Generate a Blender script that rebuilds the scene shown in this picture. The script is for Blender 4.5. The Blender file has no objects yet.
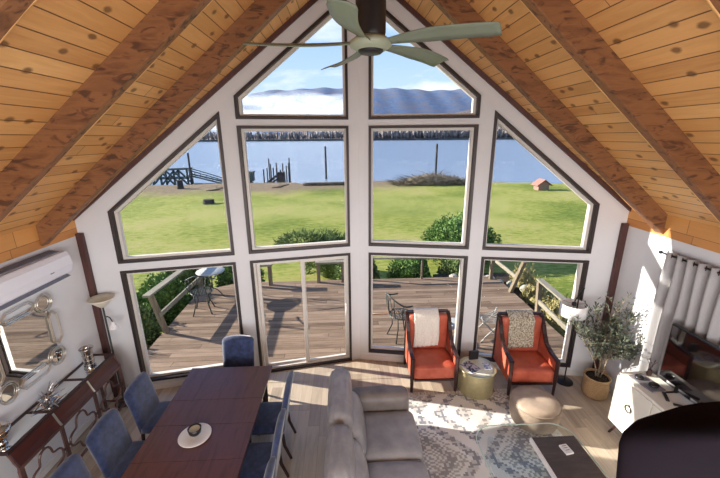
import bpy, bmesh, math, random
from mathutils import Vector, Matrix
PI = math.pi
random.seed(7)
scene = bpy.context.scene
COL = scene.collection

# ------------------------------------------------------------------ helpers
def tag(o, label=None, cat=None, group=None, kind=None):
    if label: o['label'] = label
    if cat: o['category'] = cat
    if group: o['group'] = group
    if kind: o['kind'] = kind
    return o

def thing(name, label, cat, loc=(0, 0, 0), rz=0.0, group=None):
    o = bpy.data.objects.new(name, None)
    o.empty_display_size = 0.1
    COL.objects.link(o)
    o.location = loc
    o.rotation_euler = (0, 0, rz)
    return tag(o, label, cat, group)

class MB:
    def __init__(s): s.bm = bmesh.new()
    def box(s, x0, x1, y0, y1, z0, z1, M=None):
        vs = [s.bm.verts.new((x, y, z)) for z in (z0, z1) for y in (y0, y1) for x in (x0, x1)]
        for f in ((0, 2, 3, 1), (4, 5, 7, 6), (0, 1, 5, 4), (2, 6, 7, 3), (0, 4, 6, 2), (1, 3, 7, 5)):
            s.bm.faces.new([vs[i] for i in f])
        if M is not None: bmesh.ops.transform(s.bm, matrix=M, verts=vs)
        return s
    def bar(s, a, b, w, h, up=(0, 0, 1)):
        a, b = Vector(a), Vector(b); d = (b - a); L = d.length; d.normalize()
        up = Vector(up)
        if abs(d.dot(up)) > .98: up = Vector((0, 1, 0))
        sx = d.cross(up).normalized(); sz = sx.cross(d)
        M = Matrix(((sx.x, d.x, sz.x, a.x), (sx.y, d.y, sz.y, a.y), (sx.z, d.z, sz.z, a.z), (0, 0, 0, 1)))
        return s.box(-w / 2, w / 2, 0, L, -h / 2, h / 2, M)
    def prism(s, pts, vec):
        vec = Vector(vec)
        a = [s.bm.verts.new(p) for p in pts]; b = [s.bm.verts.new(Vector(p) + vec) for p in pts]
        n = len(a)
        s.bm.faces.new(a); s.bm.faces.new(b[::-1])
        for i in range(n): s.bm.faces.new((a[i], b[i], b[(i + 1) % n], a[(i + 1) % n]))
        return s
    def loft(s, rings, cap=True, closed=True):
        R = [[s.bm.verts.new(p) for p in r] for r in rings]
        n = len(R[0])
        for i in range(len(R) - 1):
            for j in range(n if closed else n - 1):
                s.bm.faces.new((R[i][j], R[i][(j + 1) % n], R[i + 1][(j + 1) % n], R[i + 1][j]))
        if cap and closed:
            s.bm.faces.new(R[0][::-1]); s.bm.faces.new(R[-1])
        return s
    def lathe(s, prof, n=32, c=(0, 0, 0), sx=1, sy=1):
        rings = []
        for r, z in prof:
            r = max(r, .0004)
            rings.append([(c[0] + sx * r * math.cos(2 * PI * k / n), c[1] + sy * r * math.sin(2 * PI * k / n), c[2] + z) for k in range(n)])
        return s.loft(rings)
    def tube(s, pts, r, n=8, closed=False, flat=1.0):
        pts = [Vector(p) for p in pts]; m = len(pts); rings = []
        rr = r if isinstance(r, (list, tuple)) else [r] * m
        prev = None
        for i, p in enumerate(pts):
            if closed: t = (pts[(i + 1) % m] - pts[i - 1])
            else: t = pts[min(i + 1, m - 1)] - pts[max(i - 1, 0)]
            t.normalize()
            if prev is None:
                a = Vector((0, 0, 1)) if abs(t.z) < .9 else Vector((1, 0, 0))
                x = t.cross(a).normalized()
            else:
                x = (prev - t * prev.dot(t)).normalized()
            prev = x; y = t.cross(x)
            rings.append([p + x * rr[i] * math.cos(2 * PI * k / n) + y * rr[i] * flat * math.sin(2 * PI * k / n) for k in range(n)])
        if closed: rings.append(rings[0]); return s.loft(rings, cap=False)
        return s.loft(rings)
    def blob(s, c, r, sub=2, jit=0, seed=0):
        rnd = random.Random(seed)
        M = Matrix.Translation(c) @ Matrix.Diagonal((r[0], r[1], r[2], 1))
        q = bmesh.ops.create_icosphere(s.bm, subdivisions=sub, radius=1, matrix=M)
        if jit:
            for v in q['verts']:
                d = v.co - Vector(c); v.co = Vector(c) + d * (1 + rnd.uniform(-jit, jit))
        return s
    def quad(s, a, b, c, d):
        s.bm.faces.new([s.bm.verts.new(p) for p in (a, b, c, d)]); return s
    def build(s, name, mat, parent=None, smooth=False, bevel=0, seg=2, subd=0, solid=0, recalc=True, weld=False):
        if weld: bmesh.ops.remove_doubles(s.bm, verts=s.bm.verts, dist=1e-4)
        if recalc: bmesh.ops.recalc_face_normals(s.bm, faces=s.bm.faces)
        me = bpy.data.meshes.new(name); s.bm.to_mesh(me); s.bm.free()
        me.materials.append(mat)
        if smooth:
            me.polygons.foreach_set('use_smooth', [True] * len(me.polygons))
        o = bpy.data.objects.new(name, me); COL.objects.link(o)
        if parent: o.parent = parent
        if solid:
            m = o.modifiers.new('s', 'SOLIDIFY'); m.thickness = solid; m.offset = 0
        if subd:
            m = o.modifiers.new('d', 'SUBSURF'); m.levels = subd; m.render_levels = subd
        if bevel:
            m = o.modifiers.new('b', 'BEVEL'); m.width = bevel; m.segments = seg; m.limit_method = 'ANGLE'; m.angle_limit = .6
            if smooth: m.harden_normals = False
        return o

def struct(name, mb, mat, **k):
    return tag(mb.build(name, mat, **k), kind='structure')

def cushion(x0, x1, y0, y1, z0, z1, puff=.02, n=8, e=.35, seed=0, crease=0):
    """soft pillow block: superellipsoid-like subdivided box"""
    mb = MB(); bm = mb.bm
    cx, cy, cz = (x0 + x1) / 2, (y0 + y1) / 2, (z0 + z1) / 2
    hx, hy, hz = (x1 - x0) / 2, (y1 - y0) / 2, (z1 - z0) / 2
    bmesh.ops.create_cube(bm, size=2)
    bmesh.ops.subdivide_edges(bm, edges=bm.edges[:], cuts=n, use_grid_fill=True)
    rnd = random.Random(seed); ph = rnd.uniform(0, 6)
    r = min(hx, hy, hz) * e * 2
    for v in bm.verts:
        p = Vector((v.co.x * hx, v.co.y * hy, v.co.z * hz))
        q = Vector((max(-hx + r, min(hx - r, p.x)), max(-hy + r, min(hy - r, p.y)), max(-hz + r, min(hz - r, p.z)))) if r < min(hx, hy, hz) else p * .0
        d = p - q
        if d.length > 1e-6: p = q + d.normalized() * r
        u, w, t = v.co.x, v.co.y, v.co.z
        # puff out the three faces
        p.x += (1 if u > 0 else -1) * puff * (1 - w * w) * (1 - t * t) * abs(u)
        p.y += (1 if w > 0 else -1) * puff * (1 - u * u) * (1 - t * t) * abs(w)
        p.z += (1 if t > 0 else -1) * puff * (1 - u * u) * (1 - w * w) * abs(t)
        if crease: p.z += crease * math.sin(9 * u + ph + 2 * w) * math.sin(5 * w + ph) * abs(t)
        v.co = p + Vector((cx, cy, cz))
    return mb

# ------------------------------------------------------------------ materials
def newmat(name):
    m = bpy.data.materials.new(name); m.use_nodes = True
    nt = m.node_tree; return m, nt, nt.nodes['Principled BSDF']
def N(nt, typ, **k):
    n = nt.nodes.new(typ)
    for a, b in k.items():
        if a == 'inp':
            for kk, vv in b.items():
                if isinstance(vv, bpy.types.NodeSocket): nt.links.new(vv, n.inputs[kk])
                else: n.inputs[kk].default_value = vv
        else: setattr(n, a, b)
    return n
def mth(nt, op, a, b=None, c=None):
    n = nt.nodes.new('ShaderNodeMath'); n.operation = op
    for i, v in enumerate((a, b, c)):
        if v is None: continue
        if isinstance(v, bpy.types.NodeSocket): nt.links.new(v, n.inputs[i])
        else: n.inputs[i].default_value = v
    return n.outputs[0]
def mixc(nt, f, a, b, mode='MIX'):
    n = nt.nodes.new('ShaderNodeMix'); n.data_type = 'RGBA'; n.blend_type = mode
    for i, v in ((0, f), (6, a), (7, b)):
        if isinstance(v, bpy.types.NodeSocket): nt.links.new(v, n.inputs[i])
        else: n.inputs[i].default_value = v if i == 0 else (*v[:3], 1)
    return n.outputs[2]
def ramp(nt, f, stops):
    n = nt.nodes.new('ShaderNodeValToRGB'); nt.links.new(f, n.inputs[0])
    e = n.color_ramp.elements
    while len(e) < len(stops): e.new(.5)
    for el, (p, c) in zip(e, stops): el.position = p; el.color = (*c[:3], 1) if len(c) < 4 else c
    return n.outputs[0]
def coords(nt, kind='Object'):
    return nt.nodes.new('ShaderNodeTexCoord').outputs[kind]
def mapping(nt, v, scale=(1, 1, 1), rot=(0, 0, 0), loc=(0, 0, 0)):
    n = nt.nodes.new('ShaderNodeMapping'); nt.links.new(v, n.inputs[0])
    n.inputs['Scale'].default_value = scale; n.inputs['Rotation'].default_value = rot; n.inputs['Location'].default_value = loc
    return n.outputs[0]
def noise(nt, v, scale, detail=3, rough=.5, dist=0):
    n = nt.nodes.new('ShaderNodeTexNoise'); nt.links.new(v, n.inputs['Vector'])
    n.inputs['Scale'].default_value = scale; n.inputs['Detail'].default_value = detail
    n.inputs['Roughness'].default_value = rough; n.inputs['Distortion'].default_value = dist
    return n.outputs[0]
def bump(nt, bsdf, h, s=.3, d=.01):
    n = nt.nodes.new('ShaderNodeBump'); n.inputs['Strength'].default_value = s; n.inputs['Distance'].default_value = d
    nt.links.new(h, n.inputs['Height']); nt.links.new(n.outputs[0], bsdf.inputs['Normal'])
def srgb(r, g, b):
    f = lambda c: (c / 255 / 12.92) if c / 255 <= .04045 else ((c / 255 + .055) / 1.055) ** 2.4
    return (f(r), f(g), f(b))

def plain(name, col, rough=.5, metal=0, var=.12, scale=20, bmp=0, spec=.5, coat=0, sheen=0):
    m, nt, b = newmat(name)
    v = coords(nt); f = noise(nt, v, scale, 4)
    lo = tuple(c * (1 - var) for c in col); hi = tuple(min(1, c * (1 + var)) for c in col)
    nt.links.new(ramp(nt, f, [(.3, lo), (.7, hi)]), b.inputs['Base Color'])
    b.inputs['Roughness'].default_value = rough; b.inputs['Metallic'].default_value = metal
    b.inputs['Specular IOR Level'].default_value = spec
    if coat: b.inputs['Coat Weight'].default_value = coat
    if sheen: b.inputs['Sheen Weight'].default_value = sheen
    if bmp: bump(nt, b, noise(nt, v, scale * 2, 4), bmp, .01)
    return m

def planks(name, cols, along, across, width, length, groove=.03, gcol=(.05, .03, .02), rough=.5, stretch=14, knots=0, knotcol=(.1, .04, .02), bmp=.3, grain=.35, spec=.5, gdark=.8):
    """boards running along one object axis; every board its own tone"""
    m, nt, b = newmat(name)
    v = coords(nt); sep = nt.nodes.new('ShaderNodeSeparateXYZ'); nt.links.new(v, sep.inputs[0])
    A = sep.outputs[along]; C = sep.outputs[across]
    c = mth(nt, 'DIVIDE', C, width); row = mth(nt, 'FLOOR', c); fr = mth(nt, 'FRACT', c)
    wn = N(nt, 'ShaderNodeTexWhiteNoise', noise_dimensions='1D', inp={'W': row})
    off = mth(nt, 'MULTIPLY', wn.outputs[0], 7.3)
    a = mth(nt, 'ADD', mth(nt, 'DIVIDE', A, length), off); cell = mth(nt, 'FLOOR', a); fa = mth(nt, 'FRACT', a)
    cb = N(nt, 'ShaderNodeCombineXYZ', inp={0: row, 1: cell, 2: 0.0})
    w2 = N(nt, 'ShaderNodeTexWhiteNoise', noise_dimensions='2D', inp={'Vector': cb.outputs[0]})
    tone = w2.outputs[0]
    # grain
    g = N(nt, 'ShaderNodeCombineXYZ', inp={0: mth(nt, 'MULTIPLY', A, 1.0), 1: mth(nt, 'MULTIPLY', C, stretch), 2: mth(nt, 'MULTIPLY', tone, 9.0)})
    gn = noise(nt, g.outputs[0], 2.2, 5, .6, .4)
    t = mth(nt, 'ADD', mth(nt, 'MULTIPLY', tone, 1 - grain), mth(nt, 'MULTIPLY', gn, grain))
    n = len(cols)
    col = ramp(nt, t, [(.12 + .76 * i / (n - 1), cc) for i, cc in enumerate(cols)])
    if knots:
        kv = N(nt, 'ShaderNodeCombineXYZ', inp={0: mth(nt, 'MULTIPLY', A, .55), 1: C, 2: 0.0})
        vo = N(nt, 'ShaderNodeTexVoronoi', feature='F1', voronoi_dimensions='2D', inp={'Vector': kv.outputs[0], 'Scale': knots})
        k = ramp(nt, mth(nt, 'ADD', vo.outputs['Distance'], mth(nt, 'MULTIPLY', gn, .10)), [(.11, (1, 1, 1)), (.17, (0, 0, 0))])
        col = mixc(nt, mth(nt, 'MULTIPLY', k, .75), col, knotcol)
    e1 = mth(nt, 'LESS_THAN', fr, groove); e2 = mth(nt, 'LESS_THAN', fa, groove * width / length * 1.0)
    e = mth(nt, 'MAXIMUM', e1, e2)
    col = mixc(nt, mth(nt, 'MULTIPLY', e, gdark), col, gcol)
    nt.links.new(col, b.inputs['Base Color']); b.inputs['Roughness'].default_value = rough
    b.inputs['Specular IOR Level'].default_value = spec
    h = mth(nt, 'SUBTRACT', mth(nt, 'MULTIPLY', gn, .4), e)
    bump(nt, b, h, bmp, .004)
    return m

def wood(name, cols, axis=1, scale=3, stretch=12, rough=.45, dark=None, bmp=.15, coat=0):
    m, nt, b = newmat(name)
    sc = [stretch] * 3; sc[axis] = 1
    v = mapping(nt, coords(nt), tuple(sc)); f = noise(nt, v, scale, 5, .6, .6)
    n = len(cols); col = ramp(nt, f, [(.25 + .5 * i / (n - 1), c) for i, c in enumerate(cols)])
    if dark:
        v2 = mapping(nt, coords(nt), tuple(3.0 if i != axis else 1.0 for i in range(3)))
        f2 = noise(nt, v2, dark[0], 2, .5, 1.6)
        col = mixc(nt, ramp(nt, f2, [(dark[1], (0, 0, 0)), (dark[1] + .12, (.85, .85, .85))]), col, dark[2])
    nt.links.new(col, b.inputs['Base Color']); b.inputs['Roughness'].default_value = rough
    if coat: b.inputs['Coat Weight'].default_value = coat
    bump(nt, b, f, bmp, .005)
    return m

def glassmat(name, tint=(1, 1, 1), gloss=.08, rough=.0):
    m = bpy.data.materials.new(name); m.use_nodes = True; nt = m.node_tree; nt.nodes.clear()
    o = nt.nodes.new('ShaderNodeOutputMaterial')
    t = N(nt, 'ShaderNodeBsdfTransparent', inp={'Color': (*tint, 1)})
    g = N(nt, 'ShaderNodeBsdfGlossy', inp={'Color': (1, 1, 1, 1), 'Roughness': rough})
    lw = N(nt, 'ShaderNodeLayerWeight', inp={'Blend': .5})
    f = mth(nt, 'ADD', mth(nt, 'MULTIPLY', mth(nt, 'POWER', lw.outputs['Facing'], 5.0), .5), gloss)
    mx = N(nt, 'ShaderNodeMixShader', inp={0: f, 1: t.outputs[0], 2: g.outputs[0]})
    nt.links.new(mx.outputs[0], o.inputs[0])
    return m

def two_tone_noise(name, c1, c2, scale, lo=.4, hi=.6, rough=.8, detail=5, bmp=0, c3=None, scale3=1, sheen=0):
    m, nt, b = newmat(name); v = coords(nt)
    f = noise(nt, v, scale, detail, .6); col = ramp(nt, f, [(lo, c1), (hi, c2)])
    if c3:
        f3 = noise(nt, v, scale3, 4); col = mixc(nt, ramp(nt, f3, [(.42, (0, 0, 0)), (.62, (1, 1, 1))]), col, c3)
    nt.links.new(col, b.inputs['Base Color']); b.inputs['Roughness'].default_value = rough
    b.inputs['Specular IOR Level'].default_value = .25
    if sheen: b.inputs['Sheen Weight'].default_value = sheen
    if bmp: bump(nt, b, f, bmp, .02)
    return m

M = {}
M['wall'] = plain('wall_paint', srgb(212, 212, 216), .85, var=.012, scale=4, bmp=.02, spec=.2)
M['ceil'] = planks('pine_ceiling_planks', [srgb(192, 138, 82), srgb(226, 174, 112), srgb(208, 154, 94), srgb(236, 190, 128)], 1, 0, .112, 5.5, .06, (.12, .05, .015), .42, knots=4.6, knotcol=(.10, .035, .012), bmp=.7, gdark=.92)
M['fascia'] = planks('pine_fascia_boards', [srgb(190, 128, 70), srgb(214, 156, 92)], 1, 2, .3, 3.1, .02, (.12, .05, .02), .5, knots=3)
M['beam'] = wood('peeled_timber_beam', [srgb(92, 58, 38), srgb(142, 96, 62), srgb(114, 74, 48)], 0, 2.0, 5, .5, dark=(4.6, .55, srgb(72, 44, 34)), bmp=.3)
M['beam_edge_lit'] = wood('timber_waney_edge_lit', [srgb(206, 150, 90), srgb(238, 190, 126), srgb(220, 166, 102)], 0, 2.2, 6, .45, dark=(4, .66, srgb(120, 66, 36)), bmp=.5)  # brightness from the windows is painted into this paler wood
M['floor'] = planks('greige_floor_planks', [srgb(132, 116, 102), srgb(172, 156, 138), srgb(198, 182, 162), srgb(154, 138, 120)], 1, 0, .16, 1.35, .018, srgb(110, 92, 78), .38, stretch=9, grain=.5, bmp=.12, spec=.4, gdark=.6)
M['deck'] = planks('weathered_deck_boards', [srgb(70, 54, 44), srgb(112, 92, 76), srgb(142, 120, 102), srgb(90, 72, 60)], 0, 1, .14, 3.2, .07, srgb(60, 46, 40), .85, stretch=8, grain=.6, bmp=.4, spec=.2)
M['trimwood'] = wood('dark_mahogany_trim', [srgb(62, 38, 36), srgb(92, 56, 52)], 2, 3, 10, .5)
M['bronze'] = plain('dark_bronze_frame', srgb(50, 40, 40), .45, .2, .08)
M['vinyl'] = plain('almond_vinyl_frame', srgb(206, 200, 194), .5, 0, .03)
M['whitetrim'] = plain('white_trim_paint', srgb(218, 214, 212), .5, 0, .02)
M['glass'] = glassmat('window_glass', (.98, .99, .985), .001)
M['tableglass'] = glassmat('coffee_table_glass', (.95, .97, .965), .015, .02)
M['clearglass'] = glassmat('clear_glass', (.93, .95, .95), .12, .02)
M['navy'] = two_tone_noise('navy_velvet', srgb(30, 40, 70), srgb(54, 68, 110), 14, .35, .7, .75, sheen=.5, bmp=.05)
M['darkwood'] = wood('espresso_wood', [srgb(40, 24, 24), srgb(66, 40, 38)], 2, 3, 8, .4)
M['tabletop'] = wood('mahogany_table', [srgb(66, 38, 34), srgb(96, 60, 54), srgb(80, 48, 44)], 1, 1.6, 7, .3, bmp=.05)
M['consolewood'] = wood('brown_console_wood', [srgb(78, 50, 46), srgb(112, 82, 76)], 1, 2.5, 8, .35)
M['consoledark'] = wood('red_brown_panel', [srgb(66, 28, 20), srgb(88, 38, 28)], 1, 2.5, 8, .4)
M['orange'] = two_tone_noise('orange_leather', srgb(166, 76, 58), srgb(194, 102, 80), 6, .3, .7, .38, bmp=.08)
M['leather'] = two_tone_noise('grey_leather', srgb(134, 133, 138), srgb(162, 160, 163), 5, .3, .7, .34, bmp=.25)
M['leather_dark'] = two_tone_noise('taupe_leather', srgb(108, 100, 98), srgb(132, 123, 120), 5, .3, .7, .4, bmp=.1)
M['throw_white'] = two_tone_noise('cream_knit', srgb(214, 204, 194), srgb(236, 230, 222), 60, .35, .65, .95, bmp=.4)
M['throw_fur'] = two_tone_noise('mottled_faux_fur', srgb(120, 108, 88), srgb(214, 206, 188), 42, .38, .62, .95, bmp=.8)
M['pouf'] = two_tone_noise('beige_leather', srgb(146, 130, 116), srgb(174, 156, 140), 5, .3, .7, .5, bmp=.1)
M['brass'] = plain('pale_brass', srgb(192, 182, 142), .35, .6, .08)
M['marble'] = two_tone_noise('pale_marble', srgb(206, 206, 186), srgb(232, 232, 216), 4, .35, .6, .15)
M['black'] = plain('black_plastic', srgb(28, 28, 32), .35, 0, .1)
M['blackmetal'] = plain('black_metal', srgb(40, 38, 40), .4, .5, .1)
M['paper'] = plain('paper_white', srgb(226, 224, 224), .7, 0, .03)
M['cover_blue'] = two_tone_noise('magazine_cover', srgb(44, 50, 80), srgb(190, 180, 186), 22, .45, .55, .35)
M['cover_pale'] = two_tone_noise('book_cover', srgb(120, 140, 180), srgb(214, 220, 232), 30, .45, .55, .4)
M['shade'] = plain('linen_shade', srgb(232, 230, 232), .9, 0, .03, 60)
M['basket'] = None
M['soil'] = two_tone_noise('dark_soil', srgb(30, 24, 20), srgb(74, 60, 48), 60, .4, .6, .95, bmp=.8)
M['bark'] = two_tone_noise('olive_bark', srgb(110, 96, 80), srgb(160, 146, 124), 30, .4, .6, .9, bmp=.5)
M['oliveleaf'] = two_tone_noise('olive_leaf', srgb(46, 54, 44), srgb(92, 100, 86), 9, .4, .6, .6)
M['whitelac'] = plain('cream_lacquer', srgb(226, 222, 212), .3, 0, .02, 8)
M['greytray'] = plain('slate_grey_tray', srgb(118, 116, 124), .5, 0, .08)
M['screen'] = plain('glossy_tv_screen', srgb(22, 16, 16), .06, 0, .02, spec=.9, coat=1)
M['curtain'] = two_tone_noise('grey_linen_curtain', srgb(160, 158, 160), srgb(172, 170, 172), 120, .3, .7, .95, bmp=.03)
M['ringbrass'] = plain('antique_metal_ring', srgb(70, 62, 54), .4, .7, .1)
M['steel'] = plain('brushed_steel', srgb(190, 188, 186), .3, .9, .06)
M['silver'] = plain('silver_mercury', srgb(196, 192, 190), .14, 1, .1, 40)
M['mirror'] = plain('mirror_glass', srgb(225, 228, 228), .02, 1, .0)
M['champagne'] = plain('champagne_metal', srgb(206, 198, 186), .3, .8, .05)
M['acwhite'] = plain('glossy_white_plastic', srgb(226, 226, 236), .3, 0, .01)
M['acgrey'] = plain('grey_louvre', srgb(120, 122, 136), .5, 0, .05)
M['bowlglass'] = plain('frosted_alabaster', srgb(214, 208, 190), .4, 0, .06)
M['fan'] = plain('sage_grey_blade', srgb(112, 122, 108), .35, 0, .05, 5)
M['fan_hub'] = plain('fan_hub_grey', srgb(44, 44, 48), .4, .4, .05)
M['fan_light'] = plain('fan_disc', srgb(150, 158, 140), .4, 0, .05)
M['darkbox'] = wood('weathered_black_wood', [srgb(52, 44, 44), srgb(84, 74, 72)], 0, 3, 6, .6)
M['coffee'] = plain('cream_candle', srgb(196, 186, 150), .5, 0, .05)
M['railwood'] = wood('weathered_grey_rail', [srgb(104, 98, 86), srgb(142, 134, 118)], 1, 3, 8, .85)
M['postwood'] = wood('weathered_brown_post', [srgb(92, 80, 66), srgb(132, 118, 98)], 2, 3, 8, .85)
M['iron'] = plain('patina_cast_iron', srgb(66, 68, 66), .6, .4, .15)
M['whiteiron'] = plain('white_patio_metal', srgb(158, 157, 154), .6, 0, .06)
M['leafA'] = two_tone_noise('evergreen_leaf', srgb(46, 74, 36), srgb(120, 150, 76), 5, .35, .65, .7)
M['leafB'] = two_tone_noise('juniper_leaf', srgb(56, 76, 44), srgb(130, 146, 88), 3, .35, .65, .8)
M['leafC'] = two_tone_noise('yellowing_leaf', srgb(104, 96, 56), srgb(156, 146, 100), 5, .35, .65, .8)
M['heather'] = two_tone_noise('russet_heather', srgb(84, 48, 40), srgb(140, 96, 76), 5, .35, .65, .9)
M['twigs'] = two_tone_noise('grey_brushwood', srgb(80, 68, 56), srgb(124, 112, 94), 4, .35, .65, .9)
M['piling'] = two_tone_noise('wet_dark_piling', srgb(44, 42, 44), srgb(78, 74, 72), 3, .35, .65, .9)
M['dockgreen'] = plain('grey_green_steel', srgb(78, 88, 88), .7, .2, .15, 3)
M['hutpink'] = plain('faded_red_board', srgb(140, 108, 98), .85, 0, .1)
M['hutroof'] = plain('faded_shingle', srgb(150, 104, 92), .9, 0, .15)
M['rock'] = two_tone_noise('pale_river_rock', srgb(128, 124, 112), srgb(196, 190, 176), 5, .35, .65, .9, bmp=.5)
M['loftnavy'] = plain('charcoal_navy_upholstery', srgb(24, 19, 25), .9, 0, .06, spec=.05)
M['orangepvc'] = plain('orange_cord', srgb(222, 140, 70), .6, 0, .05)
M['rope'] = plain('twig_dark', srgb(60, 40, 38), .8)

def basket_mat():
    m, nt, b = newmat('woven_rattan'); v = coords(nt)
    w1 = N(nt, 'ShaderNodeTexWave', bands_direction='Z', inp={'Vector': v, 'Scale': 16.0, 'Distortion': 2.0, 'Detail': 1.0})
    f = mth(nt, 'ADD', mth(nt, 'MULTIPLY', w1.outputs[1], .6), mth(nt, 'MULTIPLY', noise(nt, v, 50, 2), .4))
    nt.links.new(ramp(nt, f, [(.2, srgb(140, 106, 72)), (.75, srgb(210, 176, 132))]), b.inputs['Base Color'])
    b.inputs['Roughness'].default_value = .8; bump(nt, b, f, .8, .01); return m
M['basket'] = basket_mat()

def rug_mat():
    m, nt, b = newmat('tribal_woven_rug'); v = coords(nt)
    sep = nt.nodes.new('ShaderNodeSeparateXYZ'); nt.links.new(v, sep.inputs[0])
    q = lambda s, st: mth(nt, 'MULTIPLY', mth(nt, 'FLOOR', mth(nt, 'DIVIDE', s, st)), st)
    X = q(sep.outputs[0], .032); Y = q(sep.outputs[1], .026)
    def dia(px, py, ox, oy):
        fx = mth(nt, 'ABSOLUTE', mth(nt, 'SUBTRACT', mth(nt, 'FRACT', mth(nt, 'ADD', mth(nt, 'DIVIDE', X, px), ox)), .5))
        fy = mth(nt, 'ABSOLUTE', mth(nt, 'SUBTRACT', mth(nt, 'FRACT', mth(nt, 'ADD', mth(nt, 'DIVIDE', Y, py), oy)), .5))
        return mth(nt, 'ADD', fx, fy), fx, fy
    d, fx, fy = dia(1.3, 1.5, .1, .3)
    bands = mth(nt, 'FRACT', mth(nt, 'MULTIPLY', d, 4.0))
    d2, gx, gy = dia(.17, .19, .1, .3)
    hook = mth(nt, 'GREATER_THAN', mth(nt, 'FRACT', mth(nt, 'MULTIPLY', d2, 3.0)), .52)
    outl = mth(nt, 'GREATER_THAN', bands, .58)
    d3, hx, hy = dia(.11, .10, 0, 0)
    tiny = mth(nt, 'GREATER_THAN', d3, .5)
    area = mth(nt, 'LESS_THAN', d, .36)
    pat = mth(nt, 'ADD', mth(nt, 'MULTIPLY', outl, mth(nt, 'ADD', .35, mth(nt, 'MULTIPLY', tiny, .65))), mth(nt, 'MULTIPLY', mth(nt, 'MULTIPLY', area, hook), .7))
    wv = noise(nt, mapping(nt, v, (40, 140, 1)), 1.5, 3)
    pat = mth(nt, 'MULTIPLY', mth(nt, 'MINIMUM', pat, 1.0), mth(nt, 'ADD', .5, wv))
    big = noise(nt, v, 1.6, 2)
    c1 = mixc(nt, ramp(nt, big, [(.4, (0, 0, 0)), (.6, (1, 1, 1))]), srgb(226, 223, 222), srgb(214, 208, 202))
    c2 = mixc(nt, ramp(nt, big, [(.4, (0, 0, 0)), (.6, (1, 1, 1))]), srgb(132, 134, 144), srgb(150, 144, 142))
    nt.links.new(mixc(nt, pat, c1, c2), b.inputs['Base Color']); b.inputs['Roughness'].default_value = .95
    b.inputs['Specular IOR Level'].default_value = .1
    bump(nt, b, mth(nt, 'ADD', wv, pat), .4, .006)
    return m
M['rug'] = rug_mat()

def grass_mat():
    m, nt, b = newmat('lawn_grass'); v = coords(nt)
    sep = nt.nodes.new('ShaderNodeSeparateXYZ'); nt.links.new(v, sep.inputs[0])
    big = noise(nt, v, .16, 4, .55); fine = noise(nt, mapping(nt, v, (1, 2.4, 1)), 2.0, 8, .8)
    t = mth(nt, 'ADD', mth(nt, 'MULTIPLY', big, .42), mth(nt, 'MULTIPLY', fine, .58))
    col = ramp(nt, t, [(.40, srgb(88, 104, 42)), (.47, srgb(120, 128, 58)), (.53, srgb(146, 146, 78)), (.60, srgb(156, 144, 98))])
    # bare sandy ground towards the shore
    y = sep.outputs[1]; x = sep.outputs[0]
    e = mth(nt, 'ADD', mth(nt, 'MULTIPLY', y, 1.0), mth(nt, 'MULTIPLY', mth(nt, 'SUBTRACT', noise(nt, v, .25, 4, .6), .5), 9))
    e = mth(nt, 'SUBTRACT', e, mth(nt, 'MULTIPLY', mth(nt, 'MAXIMUM', mth(nt, 'ADD', x, 6.0), 0.0), .30))
    k = N(nt, 'ShaderNodeMapRange', inp={0: e, 1: 31.0, 2: 36.0})
    sand = ramp(nt, fine, [(.35, srgb(92, 78, 64)), (.65, srgb(146, 128, 106))])
    lim = N(nt, 'ShaderNodeMapRange', inp={0: y, 1: 38.2, 2: 39.4})
    kk = mth(nt, 'MAXIMUM', k.outputs[0], lim.outputs[0])
    col = mixc(nt, kk, col, sand)
    nt.links.new(col, b.inputs['Base Color']); b.inputs['Roughness'].default_value = .95; b.inputs['Specular IOR Level'].default_value = .1
    bump(nt, b, noise(nt, mapping(nt, v, (1, 2, 1)), 7, 5, .7), .8, .05)
    return m
M['grass'] = grass_mat()

def water_mat():
    m, nt, b = newmat('lake_water'); v = coords(nt)
    b.inputs['Base Color'].default_value = (*srgb(112, 126, 146), 1); b.inputs['Roughness'].default_value = .25
    b.inputs['IOR'].default_value = 1.33
    f = noise(nt, mapping(nt, v, (.12, .6, 1)), 1.5, 5, .6); bump(nt, b, f, .25, .1)
    return m
M['water'] = water_mat()
M['mount'] = two_tone_noise('haze_tinted_forest_slope', srgb(80, 98, 128), srgb(98, 114, 140), .03, .35, .65, 1, 8, c3=srgb(104, 106, 122), scale3=.014)  # pale bluish tone has aerial haze painted into it
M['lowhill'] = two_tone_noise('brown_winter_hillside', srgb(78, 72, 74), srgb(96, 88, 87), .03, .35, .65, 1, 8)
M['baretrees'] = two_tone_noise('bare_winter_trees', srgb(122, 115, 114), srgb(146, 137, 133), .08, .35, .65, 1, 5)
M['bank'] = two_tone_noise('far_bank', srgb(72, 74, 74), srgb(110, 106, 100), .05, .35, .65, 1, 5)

def fog_mat():
    m = bpy.data.materials.new('fog_white'); m.use_nodes = True; nt = m.node_tree; nt.nodes.clear()
    o = nt.nodes.new('ShaderNodeOutputMaterial')
    v = coords(nt); n1 = noise(nt, v, .006, 5, .6)
    lw = N(nt, 'ShaderNodeLayerWeight', inp={'Blend': .35})
    t = nt.nodes.new('ShaderNodeBsdfTransparent')
    d = N(nt, 'ShaderNodeBsdfDiffuse', inp={'Color': (.92, .93, .95, 1)}); tr = N(nt, 'ShaderNodeBsdfTranslucent', inp={'Color': (.92, .93, .95, 1)})
    dd = N(nt, 'ShaderNodeMixShader', inp={0: .5, 1: d.outputs[0], 2: tr.outputs[0]})
    a = mth(nt, 'MULTIPLY', mth(nt, 'SUBTRACT', 1.0, lw.outputs['Facing']), mth(nt, 'MULTIPLY', n1, 1.25))
    a = mth(nt, 'POWER', mth(nt, 'MINIMUM', a, 1.0), 2.3)
    mx = N(nt, 'ShaderNodeMixShader', inp={0: a, 1: t.outputs[0], 2: dd.outputs[0]})
    nt.links.new(mx.outputs[0], o.inputs[0]); return m
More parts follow.
